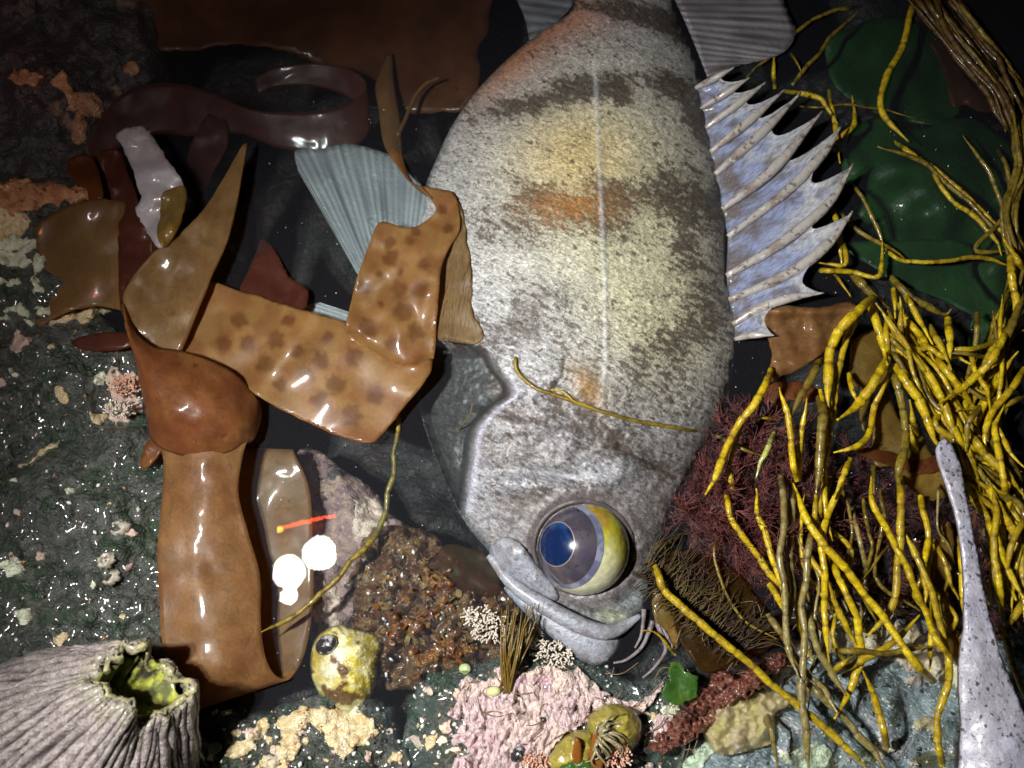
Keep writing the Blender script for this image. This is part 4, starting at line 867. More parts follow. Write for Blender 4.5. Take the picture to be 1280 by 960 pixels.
for k in range(76):       # the thick of the tangle
    g = [(rs.uniform(640, 760), rs.uniform(230, 420)), (rs.uniform(760, 900), rs.uniform(430, 640)), (rs.uniform(880, 1030), rs.uniform(640, 800)), (rs.uniform(960, 1230), rs.uniform(860, 1000))] if k < 24 else \
        [(rs.uniform(1080, 1220), rs.uniform(180, 420)), (rs.uniform(1000, 1150), rs.uniform(430, 600)), (rs.uniform(960, 1120), rs.uniform(600, 780)), (rs.uniform(980, 1200), rs.uniform(860, 1050))] if k < 46 else \
        [(rs.uniform(900, 1000), rs.uniform(740, 900)), (rs.uniform(1020, 1130), rs.uniform(860, 1010)), (rs.uniform(1080, 1220), rs.uniform(1000, 1160)), (rs.uniform(1120, 1230), rs.uniform(1250, 1440))]
    strand(S8(g), rs.uniform(4.5, 8.5), rs.uniform(1, 15), rs.choice([Y1, Y2, Y2, Y3]), LA, GA)
B = [([(85, 10), (130, 130), (200, 230), (280, 330), (380, 450), (480, 590), (550, 670)], 9, Y1), ([(80, 20), (75, 150), (75, 350), (80, 490)], 9, Y4), ([(40, -10), (55, 130), (45, 250), (55, 400), (70, 560), (110, 660)], 8, Y4), ([(150, 160), (120, 380), (115, 560), (120, 800), (140, 980)], 9, Y4), ([(165, -10), (150, 165)], 7, Y2), ([(190, -10), (195, 120), (212, 205)], 7, Y1),
     ([(255, -10), (205, 90), (185, 170), (185, 300), (195, 450), (205, 610)], 8, Y1), ([(200, 250), (260, 370), (300, 490), (310, 580), (280, 700), (215, 795)], 9, Y1), ([(345, -10), (355, 90), (430, 220), (480, 330), (530, 450), (560, 540), (640, 615)], 8, Y1), ([(440, -10), (440, 150), (435, 300), (400, 430), (325, 525)], 9, Y2), ([(455, 160), (530, 330), (570, 480), (600, 600), (600, 680), (570, 800), (580, 950)], 8, Y2),
     ([(515, 55), (530, 180), (520, 300), (525, 430)], 8, Y1), ([(640, 190), (645, 330), (650, 470)], 9, Y1), ([(505, 450), (420, 540), (320, 600), (220, 650)], 8, Y2), ([(320, 640), (360, 760), (395, 890)], 9, Y2), ([(100, 205), (180, 330), (260, 480), (305, 565)], 8, Y2), ([(210, 568), (400, 575), (570, 558)], 7, Y3), ([(400, 215), (350, 280), (305, 345)], 4, Y3), ([(655, -10), (720, 110), (760, 210), (800, 300), (858, 395)], 10, Y1),
     ([(720, -10), (780, 120), (830, 200), (870, 240)], 10, Y1), ([(740, 165), (760, 320), (785, 470)], 9, Y1), ([(870, 385), (800, 480), (755, 512)], 10, Y2), ([(770, 480), (830, 640), (870, 760)], 8, Y2), ([(125, 670), (250, 790), (330, 890), (400, 970)], 9, Y4), ([(0, 340), (40, 420), (80, 480)], 8, Y1), ([(0, 440), (60, 540), (120, 640), (190, 700), (240, 790)], 8, Y4), ([(130, 440), (170, 560), (230, 680), (260, 720)], 9, Y4), ([(560, 200), (600, 320), (640, 400)], 7, Y2),
     ([(740, 10), (760, 130), (750, 260), (740, 420)], 8, Y2), ([(820, 20), (780, 160), (790, 300), (830, 400)], 9, Y1), ([(870, 100), (810, 220), (800, 340)], 8, Y2), ([(700, 200), (760, 280), (820, 330)], 6, Y3), ([(300, 580), (250, 610), (200, 650)], 8, Y2), ([(0, 780), (20, 860), (30, 970)], 7, Y4)]
for k, (l, w_, m) in enumerate(B):
    strand(T5(l), w_, 14 if k % 2 else 18, m, LB, GB)
for k in range(18):
    x0 = rs.uniform(0, 640); y0 = rs.uniform(-40, 420); g = [(x0, y0), (x0 + rs.uniform(-60, 80), y0 + rs.uniform(110, 170)), (x0 + rs.uniform(-50, 120), y0 + rs.uniform(240, 320)), (x0 + rs.uniform(-40, 180), y0 + rs.uniform(360, 480))]
    strand(T5(g), rs.uniform(3.5, 7), rs.uniform(6, 12), rs.choice([Y1, Y2, Y3, Y4, Y3]), LB, GB)
o = strand(T4([(150, 285), (195, 370), (250, 420), (380, 540), (500, 640), (620, 740), (740, 840), (860, 960)]), 9, 16, Y2, 'long straight olive yellow stalk slanting from the mouth across sponge and rock', None, 2)
strand(T4([(365, 180), (355, 260), (400, 390), (470, 480), (570, 535)]), 3.5, 8, Y3, 'very thin curved olive strand arching over the red bushy seaweed', None, 2, nodes=False)
strand(T4([(105, 497), (150, 505), (200, 560), (230, 590)]), 4, 6, Y2, 'short thin yellow twig beside the jaw tip', None, 2)
strand([(905, 610), (920, 660), (950, 700), (985, 745)], 8, 11, Y1, 'bright yellow strand arching in front of the red bushy seaweed', None, 2)
strand(T5([(-40, 30), (-30, 110), (0, 240), (40, 350), (80, 430)]), 8, 15, Y1, LB, GB)
Cs = [([(160, 285), (300, 170), (430, 60), (590, 25)], 6), ([(310, 178), (350, 240), (360, 275)], 6), ([(265, 185), (268, 335)], 7), ([(325, 325), (400, 230), (470, 150), (580, 35)], 6), ([(790, -10), (750, 180), (690, 290), (670, 420), (760, 530)], 10), ([(305, 338), (420, 360), (450, 390), (505, 475)], 7), ([(555, 355), (560, 470), (480, 525)], 8), ([(465, 335), (490, 450), (512, 610)], 7), ([(355, 402), (520, 395), (660, 410), (800, 440)], 3), ([(710, 535), (830, 610), (950, 710), (1080, 830), (1190, 970)], 7), ([(650, 545), (800, 600), (900, 680), (1010, 770), (1115, 900)], 6),
      ([(970, 510), (1070, 630), (1110, 760), (1125, 910)], 6), ([(1205, 670), (1130, 800), (1020, 935), (1160, 950)], 6), ([(535, 680), (600, 740), (660, 880), (668, 970)], 6), ([(470, 755), (510, 900), (520, 1000)], 8), ([(490, 785), (600, 880), (720, 950), (760, 985)], 6), ([(440, 955), (510, 915)], 6), ([(850, 620), (920, 740), (1040, 830), (1120, 960)], 7), ([(1100, 560), (1150, 700), (1140, 900)], 6)]
for l, w_ in Cs: strand(C4(l), w_, 2, Y2 if w_ > 6.5 else Y3, LC, GC, 2)
for l, w_ in [([(405, 112), (560, 127), (650, 138), (668, 100), (672, -10)], 7), ([(510, -10), (535, 70), (520, 96), (415, 74)], 7), ([(555, 125), (620, 200), (690, 255)], 12), ([(675, 25), (750, 80), (880, 85), (1060, 70), (1175, 112)], 6), ([(488, 125), (548, 212)], 6), ([(690, 130), (800, 230), (900, 270), (930, 250)], 10)]:
    strand(S8(l), w_, 6, Y2 if w_ < 9 else Y3, LC, GC, 3)
for k in range(22):       # brown bundle running out at the corner
    q = rs.uniform(-70, 110); u = rs.uniform(-50, 60)
    strand(C4([(830 + q + rs.uniform(-40, 40), -30), (930 + q, 100 + u * .4), (1030 + q, 230 + u * .4), (1120 + q * .8, 360), (1175 + q * .5 + rs.uniform(-20, 20), 480 + u)]), rs.uniform(4, 8), rs.uniform(-1, 6), rs.choice([YB, YB, Y3]), 'brown olive strand in the dim bundle above the green sea lettuce', 'brown strand bundle', 2)
for k in range(12):
    q = rs.uniform(-25, 40)
    strand(C4([(1170 + q, 420), (1190 + q, 620), (1140 + q + rs.uniform(-30, 30), 800), (1165 + q, 960), (1150 + q, 1120)]), rs.uniform(4, 8), rs.uniform(2, 9), rs.choice([Y2, Y3, Y3]), LA, GA, 3)
# filament draped over the fish
def over(x, y, d=0.9): return (x, y, fish_z(x, y) + d)
fl = [(650, 431), (645, 448), (648, 466), (668, 484), (700, 496), (735, 508), (770, 520), (810, 529), (860, 537), (895, 545)]
o = strand([over(*p) for p in fl] + [(925, 560, 9), (960, 572, 5)], 5, 0, Y3, 'thin twisted olive filament draped across the gill cover of the fish', None, 0, nodes=False)
strand([over(660, 452, .7), over(668, 443, .8), over(678, 436, .7)], 2, 0, Y3, None, None, 0, nodes=False, name='side_thread', parent=o)
strand([over(675, 485, 1.2), over(705, 490, 1.6), over(722, 504, 1.3), over(760, 515, 1.5)], 2.2, 0, Y2, None, None, 0, nodes=False, name='side_thread', parent=o)
strand([(500, 515, 4), (494, 560, -2), (488, 610, -3), (478, 650, -3), (450, 690, 1), (410, 735, 4), (365, 770, 6), (326, 788, 11)], 7, 0, Y3, 'slender olive strand bending across the mauve rock and kelp loop', None, 0)
strand([(968, 540, 16), (958, 565, 16), (950, 580, 15), (944, 598, 14)], 7, 0, strandmat('strand_lime', (0.45, 0.48, 0.08), (0.5, 0.5, 0.2), (0.3, 0.32, 0.06)), 'short lime yellow blade hanging between strands by the red seaweed', None, 0, nodes=False)
strand([(570, 542, 0), (586, 520, 5), (590, 505, 8)], 2, 0, Y3, 'fine olive thread at the gill edge of the fish', None, 0, nodes=False)
# ------------------------------------------------------------------ barnacles, limpet, tufts and other small life
M_barn = pm('barnacle_shell', (0, 0, 0), attr=True, mul=[('noise', 300, .35, .65, .75, 1.15), ('noise', 1200, .36, .64, .75, 1.15)], rough=.45, coat=.35, coat_rough=.15, bumps=[('noise', 300, .0016), ('noise', 1100, .0006)])
M_barn_groove = pm('barnacle_groove', (0.05, 0.035, 0.04), rough=.5, bumps=[('noise', 400, .001)])
M_barn_in = pm('barnacle_inside', (0.10, 0.11, 0.045), [('noise', 120, .45, .6, (0.30, 0.32, 0.05)), ('noise', 90, .55, .68, (0.04, 0.035, 0.03))], rough=.35, coat=.6, bumps=[('noise', 300, .001)])
M_barn_rim = pm('barnacle_rim', (0.26, 0.24, 0.11), [('noise', 200, .45, .6, (0.18, 0.16, 0.10)), ('noise', 500, .6, .7, (0.34, 0.32, 0.22))], rough=.4, coat=.5, bumps=[('noise', 500, .0012)])
def big_barnacle():
    top = P(178, 852, 48); base = P(28, 1035, 0)
    b = empty('giant_barnacle', base, 'huge ridged grey barnacle with a greenish open mouth', 'barnacle')
    ax = (top - base).normalized(); e1 = Vector((1, 0, 0)); e1 = (e1 - ax * e1.dot(ax)).normalized(); e2 = ax.cross(e1); H = (top - base).length
    def rimf(a):  # uneven mouth
        return 1 + .10 * math.sin(2 * a + .6) + .06 * math.sin(5 * a + 2) + .03 * math.sin(11 * a)
    def pt(t, a, off=0.0):
        r0, r1 = 0.058, 0.0128 * rimf(a); tt = t ** 1.35
        rr = r0 * (1 - tt) + r1 * tt
        rg = abs(math.sin(a * 24 + 2.2 * fbm(math.cos(a) * 3, math.sin(a) * 3, .8, 4, 2) + 2.6 * fbm(math.cos(a) * 2 + t * 1.5, math.sin(a) * 2, .6, 5, 3)))
        rr += (rg ** .6 - .55) * 0.0050 * (1 - .55 * t) + .0016 * fbm(a * 5, t * 9, 1.1, 6, 4) + off
        h = H * t + (0.004 * math.sin(3 * a + 1) + .002 * math.sin(7 * a)) * t ** 4
        return base + ax * h + (e1 * math.cos(a) + e2 * math.sin(a)) * rr
    def rgc(t, a):
        rg = abs(math.sin(a * 24 + 2.2 * fbm(math.cos(a) * 3, math.sin(a) * 3, .8, 4, 2) + 2.6 * fbm(math.cos(a) * 2 + t * 1.5, math.sin(a) * 2, .6, 5, 3)))
        n_ = fbm(a * 9, t * 4, 1, 9, 4); q = lerp3((0.055, 0.040, 0.042), (0.29, 0.25, 0.24), sm(.22, .92, rg + .35 * n_)); return lerp3(q, (0.25, 0.24, 0.13), .45 * sm(.92, 1.0, t + .06 * n_))
    plates = 6
    for p in range(plates):
        a0 = 2 * math.pi * p / plates + .3; a1 = a0 + 2 * math.pi / plates + .015; g = []
        for r in range(34):
            t = r / 33; g.append([pt(t, a0 + (a1 - a0) * c / 60, -.0004 * (c in (0, 60))) for c in range(61)])
        surf('plate', g, 1.6, M_barn, b, lambda r, c, a0=a0, a1=a1: rgc(r, a0 + (a1 - a0) * c))
    g = []
    for c in range(73):
        a = 2 * math.pi * c / 72; row = []
        for k in range(7):
            u = k / 6; q = pt(1, a); ctr = base + ax * (H * 1.0)
            d = (q - ctr); d = d - ax * d.dot(ax); row.append(q - d * (.02 + .16 * u) + ax * (.0012 * math.sin(u * 3.1) - .002 * u + .0007 * fbm(a * 6, u * 3, 1, 7, 3)))
        g.append(row)
    surf('mouth_rim', g, .8, M_barn_rim, b)
    g = []
    for c in range(73):
        a = 2 * math.pi * c / 72; row = []
        for k in range(9):
            u = k / 8; q = pt(1, a); ctr = base + ax * H; d = q - ctr; d = d - ax * d.dot(ax)
            row.append(ctr + d * (.86 - .60 * u ** 2) - ax * (.002 + .022 * u) + ax * .001 * fbm(a * 4, u * 5, 1, 8, 3))
        g.append(row)
    surf('inner_wall', g, .8, M_barn_in, b)
    for s, a in ((1, 2.2), (-1, 2.2)):   # closing plates deep in the mouth
        ctr = base + ax * (H - .017); d = (e1 * math.cos(a) + e2 * math.sin(a)); n_ = ax.cross(d)
        g = [[ctr + d * .009 * (v - .5) * 2 * (1 - u) + n_ * s * (.0006 + .006 * u * .9) + ax * (.010 * (1 - u) * (1 - abs(v - .5)) - .004) for v in np.linspace(0, 1, 9)] for u in np.linspace(0, 1, 7)]
        surf('beak_plate', g, .8, M_barn_in, b)
big_barnacle()
def small_barnacle(px, py, r, rock, m, label, seed, group='small barnacles on the green black rock'):
    z = rock.z(px, py) - .6; c = P(px, py, z); R_ = r * PX; V, F = [], []; n = 36; rr = random.Random(seed); ph = rr.uniform(0, 6)
    el = rr.uniform(.65, .9)
    prof = [(1.0, -.15), (.93, .12), (.8, .30), (.66, .45), (.52, .54), (.44, .50), (.40, .34), (.36, .1), (.02, .04)]
    for q, h in prof:
        for k in range(n):
            a = 2 * math.pi * k / n; s = 1 + .10 * math.sin(6 * a + ph) * (q > .5) + .08 * math.sin(13 * a) * (q > .6) + .12 * math.sin(2 * a + ph)
            V.append(c + Vector((math.cos(a + ph) * q * s, el * math.sin(a + ph) * q * s, 0)) * R_ + Vector((0, 0, h * R_ * (1 + .15 * math.sin(3 * a + ph)))))
    for j in range(len(prof) - 1):
        for k in range(n): F.append((j * n + k, j * n + (k + 1) % n, (j + 1) * n + (k + 1) % n, (j + 1) * n + k))
    F.append(tuple(range((len(prof) - 1) * n, len(prof) * n))); F.append(tuple(range(n - 1, -1, -1)))
    o = make('small_barnacle', V, F, m, None); tag(o, label, 'barnacle', group)
M_sb = pm('small_barnacle_shell', (0.42, 0.39, 0.32), [('noise', 260, .45, .6, (0.28, 0.25, 0.18)), ('noise', 600, .6, .7, (0.10, 0.09, 0.07))], rough=.5, bumps=[('noise', 600, .001)])
for k, (x, y, r) in enumerate([(148, 660, 13), (133, 700, 11), (138, 722, 11), (32, 768, 12), (82, 818, 12), (250, 935, 12), (20, 712, 10), (340, 952, 10)]):
    small_barnacle(x, y, r, RC if k < 5 or k == 6 else RD, M_sb, 'small open pale barnacle on the green black rock' if k < 5 or k == 6 else 'small pale barnacle on the dark low rock beside the giant barnacle', k, 'small barnacles on the large rock' if k < 5 or k == 6 else 'small barnacles on the low rock')
# yellow limpet shell with ribbed skirt, and the black snail on it
def limpet():
    ol = [(388, 838), (391, 806), (404, 789), (424, 781), (440, 786), (474, 798), (472, 826), (464, 866), (446, 888), (422, 888), (398, 866)]
    d = Dome(cr(ol, True, 6), 3, 600, .62)
    l = empty('limpet', P(430, 835, -4), 'yellow and brown limpet shell by the kelp loop', 'limpet')
    M_l = pm('limpet_shell', (0, 0, 0), attr=True, mul=[('noise', 400, .35, .65, .8, 1.15)], rough=.35, coat=.5, coat_rough=.1, bumps=[('noise', 300, .0008), ('noise', 1200, .0003)])
    def lc(x, y):
        n = fbm(x, y, 14, 3, 4); a = math.atan2(y - 815, x - 450)
        c = lerp3((0.40, 0.33, 0.05), (0.50, 0.47, 0.24), sm(-.3, .5, n)); c = lerp3(c, (0.52, 0.52, 0.46), .8 * gz(x, y, 418, 825, 10, 26, 15))
        c = lerp3(c, (0.10, 0.055, 0.02), sm(.15, .4, fbm(x, y, 20, 9, 3) + .9 * gz(x, y, 425, 868, 34, 14, 10) - .25))
        c = lerp3(c, (0.16, 0.075, 0.02), .8 * sm(.35, .1, d(x, y)) * (0.5 + 0.5 * math.sin(a * 26)) + .6 * gz(x, y, 398, 812, 10, 18))
        return c
    def lz(x, y):
        a = math.atan2(y - 815, x - 450); q = d(x, y)
        return -3 + 12 * q + (.5 * math.sin(a * 26) * (1 - q) * 1.5) + .8 * fbm(x, y, 16, 5, 3) + 3 * gz(x, y, 448, 812, 14, 12)
    sheet('shell', ol, lz, 0, M_l, l, step=2.2, colf=lc, base=-8)
limpet()
# branching helper for tufts
def tuft(c, n, ln, r, up=0.5, spread=1.0, sub=3, seed=0, curl=.3, sides=4, sublen=.4, dirn=None):
    rr = random.Random(seed); parts = []
    for k in range(n):
        a = rr.uniform(0, 2 * math.pi); d = Vector((math.cos(a) * spread, math.sin(a) * spread, up * rr.uniform(.5, 1.5)))
        if dirn: d += dirn
        d.normalize(); p = c + Vector((rr.uniform(-1, 1), rr.uniform(-1, 1), 0)) * ln * .12; pts = [p]; l = ln * rr.uniform(.5, 1)
        for s in range(6):
            d = (d + Vector((rr.uniform(-curl, curl), rr.uniform(-curl, curl), rr.uniform(-curl, curl) * .7))).normalized(); p = p + d * l / 6; pts.append(p)
            if s > 0:
                for q in range(sub):
                    e = (d + Vector((rr.uniform(-1, 1), rr.uniform(-1, 1), rr.uniform(-.5, .9)))).normalized(); m = p + e * l * sublen * .5
                    e2_ = (e + Vector((rr.uniform(-.5, .5), rr.uniform(-.5, .5), rr.uniform(-.3, .5)))).normalized()
                    parts.append(tube([p, m, m + e2_ * l * sublen * .5], [r * .7, r * .6, r * .25], 3, False))
        parts.append(tube(pts, [r * (1 - .1 * i) for i in range(7)], sides, False))
    return join(parts)
M_red = pm('red_bush', (0.17, 0.050, 0.046), [('noise', 90, .45, .62, (0.24, 0.085, 0.075)), ('noise', 200, .55, .7, (0.06, 0.018, 0.022))], rough=.5, trans=.25)
redspots = [(940, 545, 30, 5), (900, 590, 34, 2), (940, 610, 42, 4), (985, 590, 36, 2), (890, 635, 34, 4), (925, 660, 40, 4), (970, 660, 40, 2), (865, 655, 24, 3), (1010, 640, 34, 0), (905, 700, 30, 0), (960, 710, 34, 0), (860, 615, 20, 1), (1000, 700, 36, -1), (1040, 690, 34, -2), (1060, 720, 30, -2), (1090, 640, 34, -6), (1130, 690, 36, -6), (1160, 640, 34, -8), (1100, 720, 30, -6), (1170, 730, 30, -8), (1070, 590, 30, -8), (1130, 600, 30, -10), (1240, 740, 34, -10), (1230, 660, 34, -10)]
rb = empty('red_seaweed', P(940, 630, -30), 'bushy dark red feathery seaweed filling the gap under the fish head', 'seaweed')
acc = [tuft(P(x, y, z - 8), 24, r * 2 * PX, .00026, .6, .9, 5, 100 + k, .45, 3, .34) for k, (x, y, r, z) in enumerate(redspots)]
v, f = join(acc); tag(make('fronds', v, f, M_red, rb), kind='stuff')
v, f = join([tube([P(940, 640, -34), P(x, y, z - 14), P(x, y, z - 6)], [.0012, .0009, .0006], 5) for x, y, r, z in redspots]); make('stems', v, f, M_red, rb)
# white coralline tufts by the mouth
M_cor = pm('white_coralline', (0.58, 0.52, 0.44), [('noise', 260, .45, .62, (0.46, 0.38, 0.30)), ('noise', 700, .6, .7, (0.7, 0.66, 0.6))], rough=.5)
M_corp = pm('pink_coralline_tips', (0.55, 0.30, 0.20), [('noise', 300, .45, .62, (0.68, 0.50, 0.42))], rough=.5)
def beads(c, rx, n, r, seed, hmm=3.0, fl=.6):
    rr = random.Random(seed); parts = []
    for k in range(n):
        a = rr.uniform(0, 6.28); q = math.sqrt(rr.random()); x, y = math.cos(a) * q * rx, math.sin(a) * q * rx * fl; h = (1 - q * q) * hmm * MM
        p = c + Vector((x, y, h - .002)); d = Vector((x / rx * .8 + rr.uniform(-.4, .4), y / rx * .8 + rr.uniform(-.4, .4), .8)).normalized()
        for s in range(4):
            e = p + d * r * 1.9; parts.append(tube([p, (p + e) / 2, e], [r * .5, r, r * .55], 5)); p = e; d = (d + Vector((rr.uniform(-.5, .5), rr.uniform(-.5, .5), rr.uniform(-.2, .3)))).normalized()
    return join(parts)
for k, (x, y, rx, n, z, m, lab) in enumerate([(598, 770, 15, 60, 2, M_cor, 'white bead like coralline tuft on the brown turf rock beside the jaw'), (618, 786, 22, 110, 3, M_cor, 'larger white bead like coralline tuft beside the brown hair tuft'), (690, 818, 24, 110, 0, M_cor, 'sparse whitish coralline tuft in shade under the chin'), (664, 806, 12, 45, -1, M_cor, 'small coralline sprig between brown hair tuft and chin'),
                                             (768, 945, 17, 90, 12, M_corp, 'orange pink coralline tuft with white tips beside the tentacled anemone'), (672, 955, 13, 70, 9, M_corp, 'orange coralline tuft at the foot of the pink crust'), (730, 958, 16, 60, 12, M_cor, 'white coralline tuft below the green scrap'), (158, 482, 17, 90, 9, M_corp, 'pinkish branching coralline tuft on the black rock beside the kelp pouch'), (148, 512, 13, 60, 9, M_cor, 'pale branching coralline tuft below the pinkish one')]):
    v, f = beads(P(x, y, z), rx * PX, n, .00042, 200 + k); tag(make('coralline_tuft', v, f, m), lab, 'coralline')
# brown hair tuft
parts = []; rr = random.Random(5)
for k in range(34):
    x, y = 640 + rr.uniform(-14, 34), 770 + rr.uniform(-16, 20); c = cr([(632 + rr.uniform(-7, 7), 862 + rr.uniform(-6, 6), 5), ((632 + x) / 2 + rr.uniform(-6, 6), (860 + y) / 2, 9 + rr.uniform(-2, 3)), (x, y, 6 + rr.uniform(-2, 5))], False, 6)
    parts.append(tube([P(*q) for q in c], [.0005 * (1 - .05 * i) for i in range(len(c))], 4))
v, f = join(parts); tag(make('hair_weed_tuft', v, f, pm('hair_weed', (0.16, 0.10, 0.02), rough=.35, coat=.4, trans=.2)), 'brown hair like weed tuft rooted at the top of the pink crust', 'seaweed')
# turf lobes: leafy bits on the brown rock
M_lobe = [pm('turf_lobe_rust', (0.26, 0.09, 0.015), rough=.25, coat=.7, trans=.3), pm('turf_lobe_dark', (0.09, 0.028, 0.014), rough=.3, coat=.6, trans=.2), pm('turf_lobe_tan', (0.25, 0.17, 0.06), [('noise', 400, .5, .65, (0.12, 0.07, 0.03))], rough=.3, coat=.6, trans=.2)]
def leaf_clump(cx, cy, rx, ry, zf, n, seed, mats, name, label, size=(5, 13)):
    rr = random.Random(seed); root = empty(name, P(cx, cy, zf(cx, cy) - 2), label, 'seaweed')
    sets = [([], []) for _ in mats]
    for k in range(n):
        a = rr.uniform(0, 6.28); q = math.sqrt(rr.random()); x, y = cx + math.cos(a) * q * rx, cy + math.sin(a) * q * ry; z = zf(x, y); c = P(x, y, z - .6)
        d = Vector((rr.uniform(-1, 1), rr.uniform(-1, 1), rr.uniform(.25, .9))).normalized(); s = d.orthogonal().normalized(); s = (s * math.cos(a) + d.cross(s) * math.sin(a)); nn = d.cross(s)
        l = rr.uniform(*size) * PX * 1.6; w_ = l * rr.uniform(.2, .42); V, F = [], []
        for i in range(5):
            t = i / 4; ww = w_ * math.sin(.35 + t * 2.4)
            for j in (-1, 0, 1): V.append(c + d * l * t + s * ww * j * (1 + .3 * rr.uniform(-1, 1)) + nn * (l * .25 * t * t + .15 * w_ * abs(j)))
        for i in range(4):
            for j in range(2): b = i * 3 + j; F.append((b, b + 1, b + 4, b + 3))
        k2 = rr.randrange(len(mats)); sets[k2][0].append((V, F))
    for (l_, _), m in zip(sets, mats):
        if l_: v, f = join(l_); tag(make('leaflets', v, f, m, root), kind='stuff')
leaf_clump(545, 765, 85, 70, RH.z, 320, 3, M_lobe, 'leafy_turf', 'mat of tiny rust and tan leaflets over the brown turf rock', (3, 8))
leaf_clump(1150, 690, 120, 80, lambda x, y: -14 + 6 * fbm(x, y, 40, 3, 3), 260, 6, [M_lobe[1], M_lobe[1], M_lobe[0], M_lobe[2]], 'leafy_turf', 'deep dark leafy turf seen between the yellow strands', (5, 13))
leaf_clump(1060, 760, 70, 24, lambda x, y: -3, 120, 4, [M_lobe[1], M_lobe[2], M_cream], 'leafy_turf', 'dark leafy turf with cream bits behind the hanging strands', (5, 12))
# anemone / olive squirt with tentacles
M_an = pm('olive_anemone', (0.22, 0.18, 0.03), [('noise', 200, .45, .62, (0.32, 0.26, 0.05)), ('noise', 500, .6, .7, (0.10, 0.07, 0.02))], rough=.3, coat=.7, bumps=[('noise', 400, .0008)])
M_ten = pm('tentacle', (0.34, 0.30, 0.17), rough=.3, coat=.6, trans=.3)
an = empty('anemone', P(765, 900, 4), 'olive brown anemone with pale curling tentacles on the pink crust', 'anemone')
for k, ol in enumerate([T3([(540, 700), (560, 590), (620, 520), (700, 480), (780, 490), (790, 600), (760, 720)]), T3([(740, 430), (800, 370), (880, 340), (980, 370), (1030, 440), (1020, 540), (960, 600), (860, 580), (780, 520)])]):
    d = Dome(cr(ol, True, 5), 3, 400, .6); sheet('body_lobe', ol, (lambda d_: lambda x, y: 7 + 9 * d_(x, y) + 1.2 * fbm(x, y, 12, 4, 3))(d), 0, M_an, an, step=2.6, base=0)
rr = random.Random(9)
for k in range(26):
    a = rr.uniform(-1.3, 1.5); x, y = T3([(790, 510)])[0]; x += rr.uniform(-3, 5); y += rr.uniform(-4, 4); l = rr.uniform(22, 44)
    c = cr([(x, y, 15), (x + l * .4 * math.cos(a), y + l * .4 * math.sin(a), 19 + rr.uniform(-1, 2)), (x + l * .75 * math.cos(a + rr.uniform(-.3, .5)), y + l * .75 * math.sin(a + .2), 18), (x + l * math.cos(a + rr.uniform(-.2, .7)), y + l * math.sin(a + .4), 15)], False, 5)
    v, f = tube([P(*q) for q in c], [.0007 * (1 - .05 * i) for i in range(len(c))], 6); make('tentacle', v, f, M_ten, an)
for k, ol in enumerate([T3([(660, 640), (675, 560), (690, 525), (710, 570), (705, 660)]), T3([(760, 640), (770, 540), (795, 492), (812, 560), (825, 680), (780, 700)])]):
    sheet('brown_lobe', ol, lambda x, y: 18 + .08 * (930 - y), 6, M_lobe[0], an, step=3)
kelp_sheet('sea_lettuce', T3([(575, 760), (590, 690), (640, 650), (700, 636), (760, 660), (775, 760)]), waves(16, 2, 12, 31), M_greenlit, 'curved bright green scrap below the anemone', cat='seaweed', seed=31, step=3)
# translucent jelly lump on the cream crust
M_jel = pm('jelly', (0.60, 0.50, 0.30), [('noise', 90, .4, .62, (0.56, 0.52, 0.20)), ('noise', 150, .58, .68, (0.62, 0.56, 0.46))], rough=.12, coat=1, coat_rough=.03, trans=.3, transp=.3, bumps=[('noise', 90, .0018), ('noise', 300, .0008)], tcol=(.95, .85, .6))
def U4(l): return [(800 + x / 4.267, 780 + y / 4.267) for x, y in l]
jo = U4([(340, 500), (380, 455), (460, 420), (480, 370), (520, 362), (560, 410), (660, 380), (740, 355), (800, 380), (790, 440), (720, 480), (715, 620), (640, 660), (560, 680), (440, 705), (390, 670), (350, 590)]); jd2 = Dome(cr(jo, True, 5), 3, 500, .55)
tag(sheet('jelly_lump', jo, lambda x, y: 2 + 7 * jd2(x, y) + 4.5 * fbm(x, y, 15, 8, 3), 0, M_jel, step=2.5, base=-4), 'glossy translucent yellowish jelly lump on the blue grey rock', 'sea squirt')
# pale brittle arms under the chin
M_arm = pm('pale_arm', (0.22, 0.18, 0.19), [('noise', 400, .5, .62, (0.12, 0.09, 0.10))], rough=.4, trans=.2, bumps=[('noise', 900, .0006)])
bs_ = empty('brittle_star', P(812, 798, -4), 'pale mauve brittle star arms reaching out below the chin', 'brittle star')
for l in ([(18, 610), (60, 600), (110, 560), (135, 510), (150, 470)], [(115, 660), (150, 630), (190, 575), (185, 530), (165, 480)], [(90, 560), (110, 520), (118, 470), (120, 430)], [(150, 470), (185, 500), (215, 560)]):
    c = cr([(*q, 5 - .01 * abs(q[1] - 500)) for q in T4(l)], False, 7); v, f = tube([P(*q) for q in c], [.0004 + .0007 * i / len(c) for i in range(len(c))], 7); make('arm', v, f, M_arm, bs_)
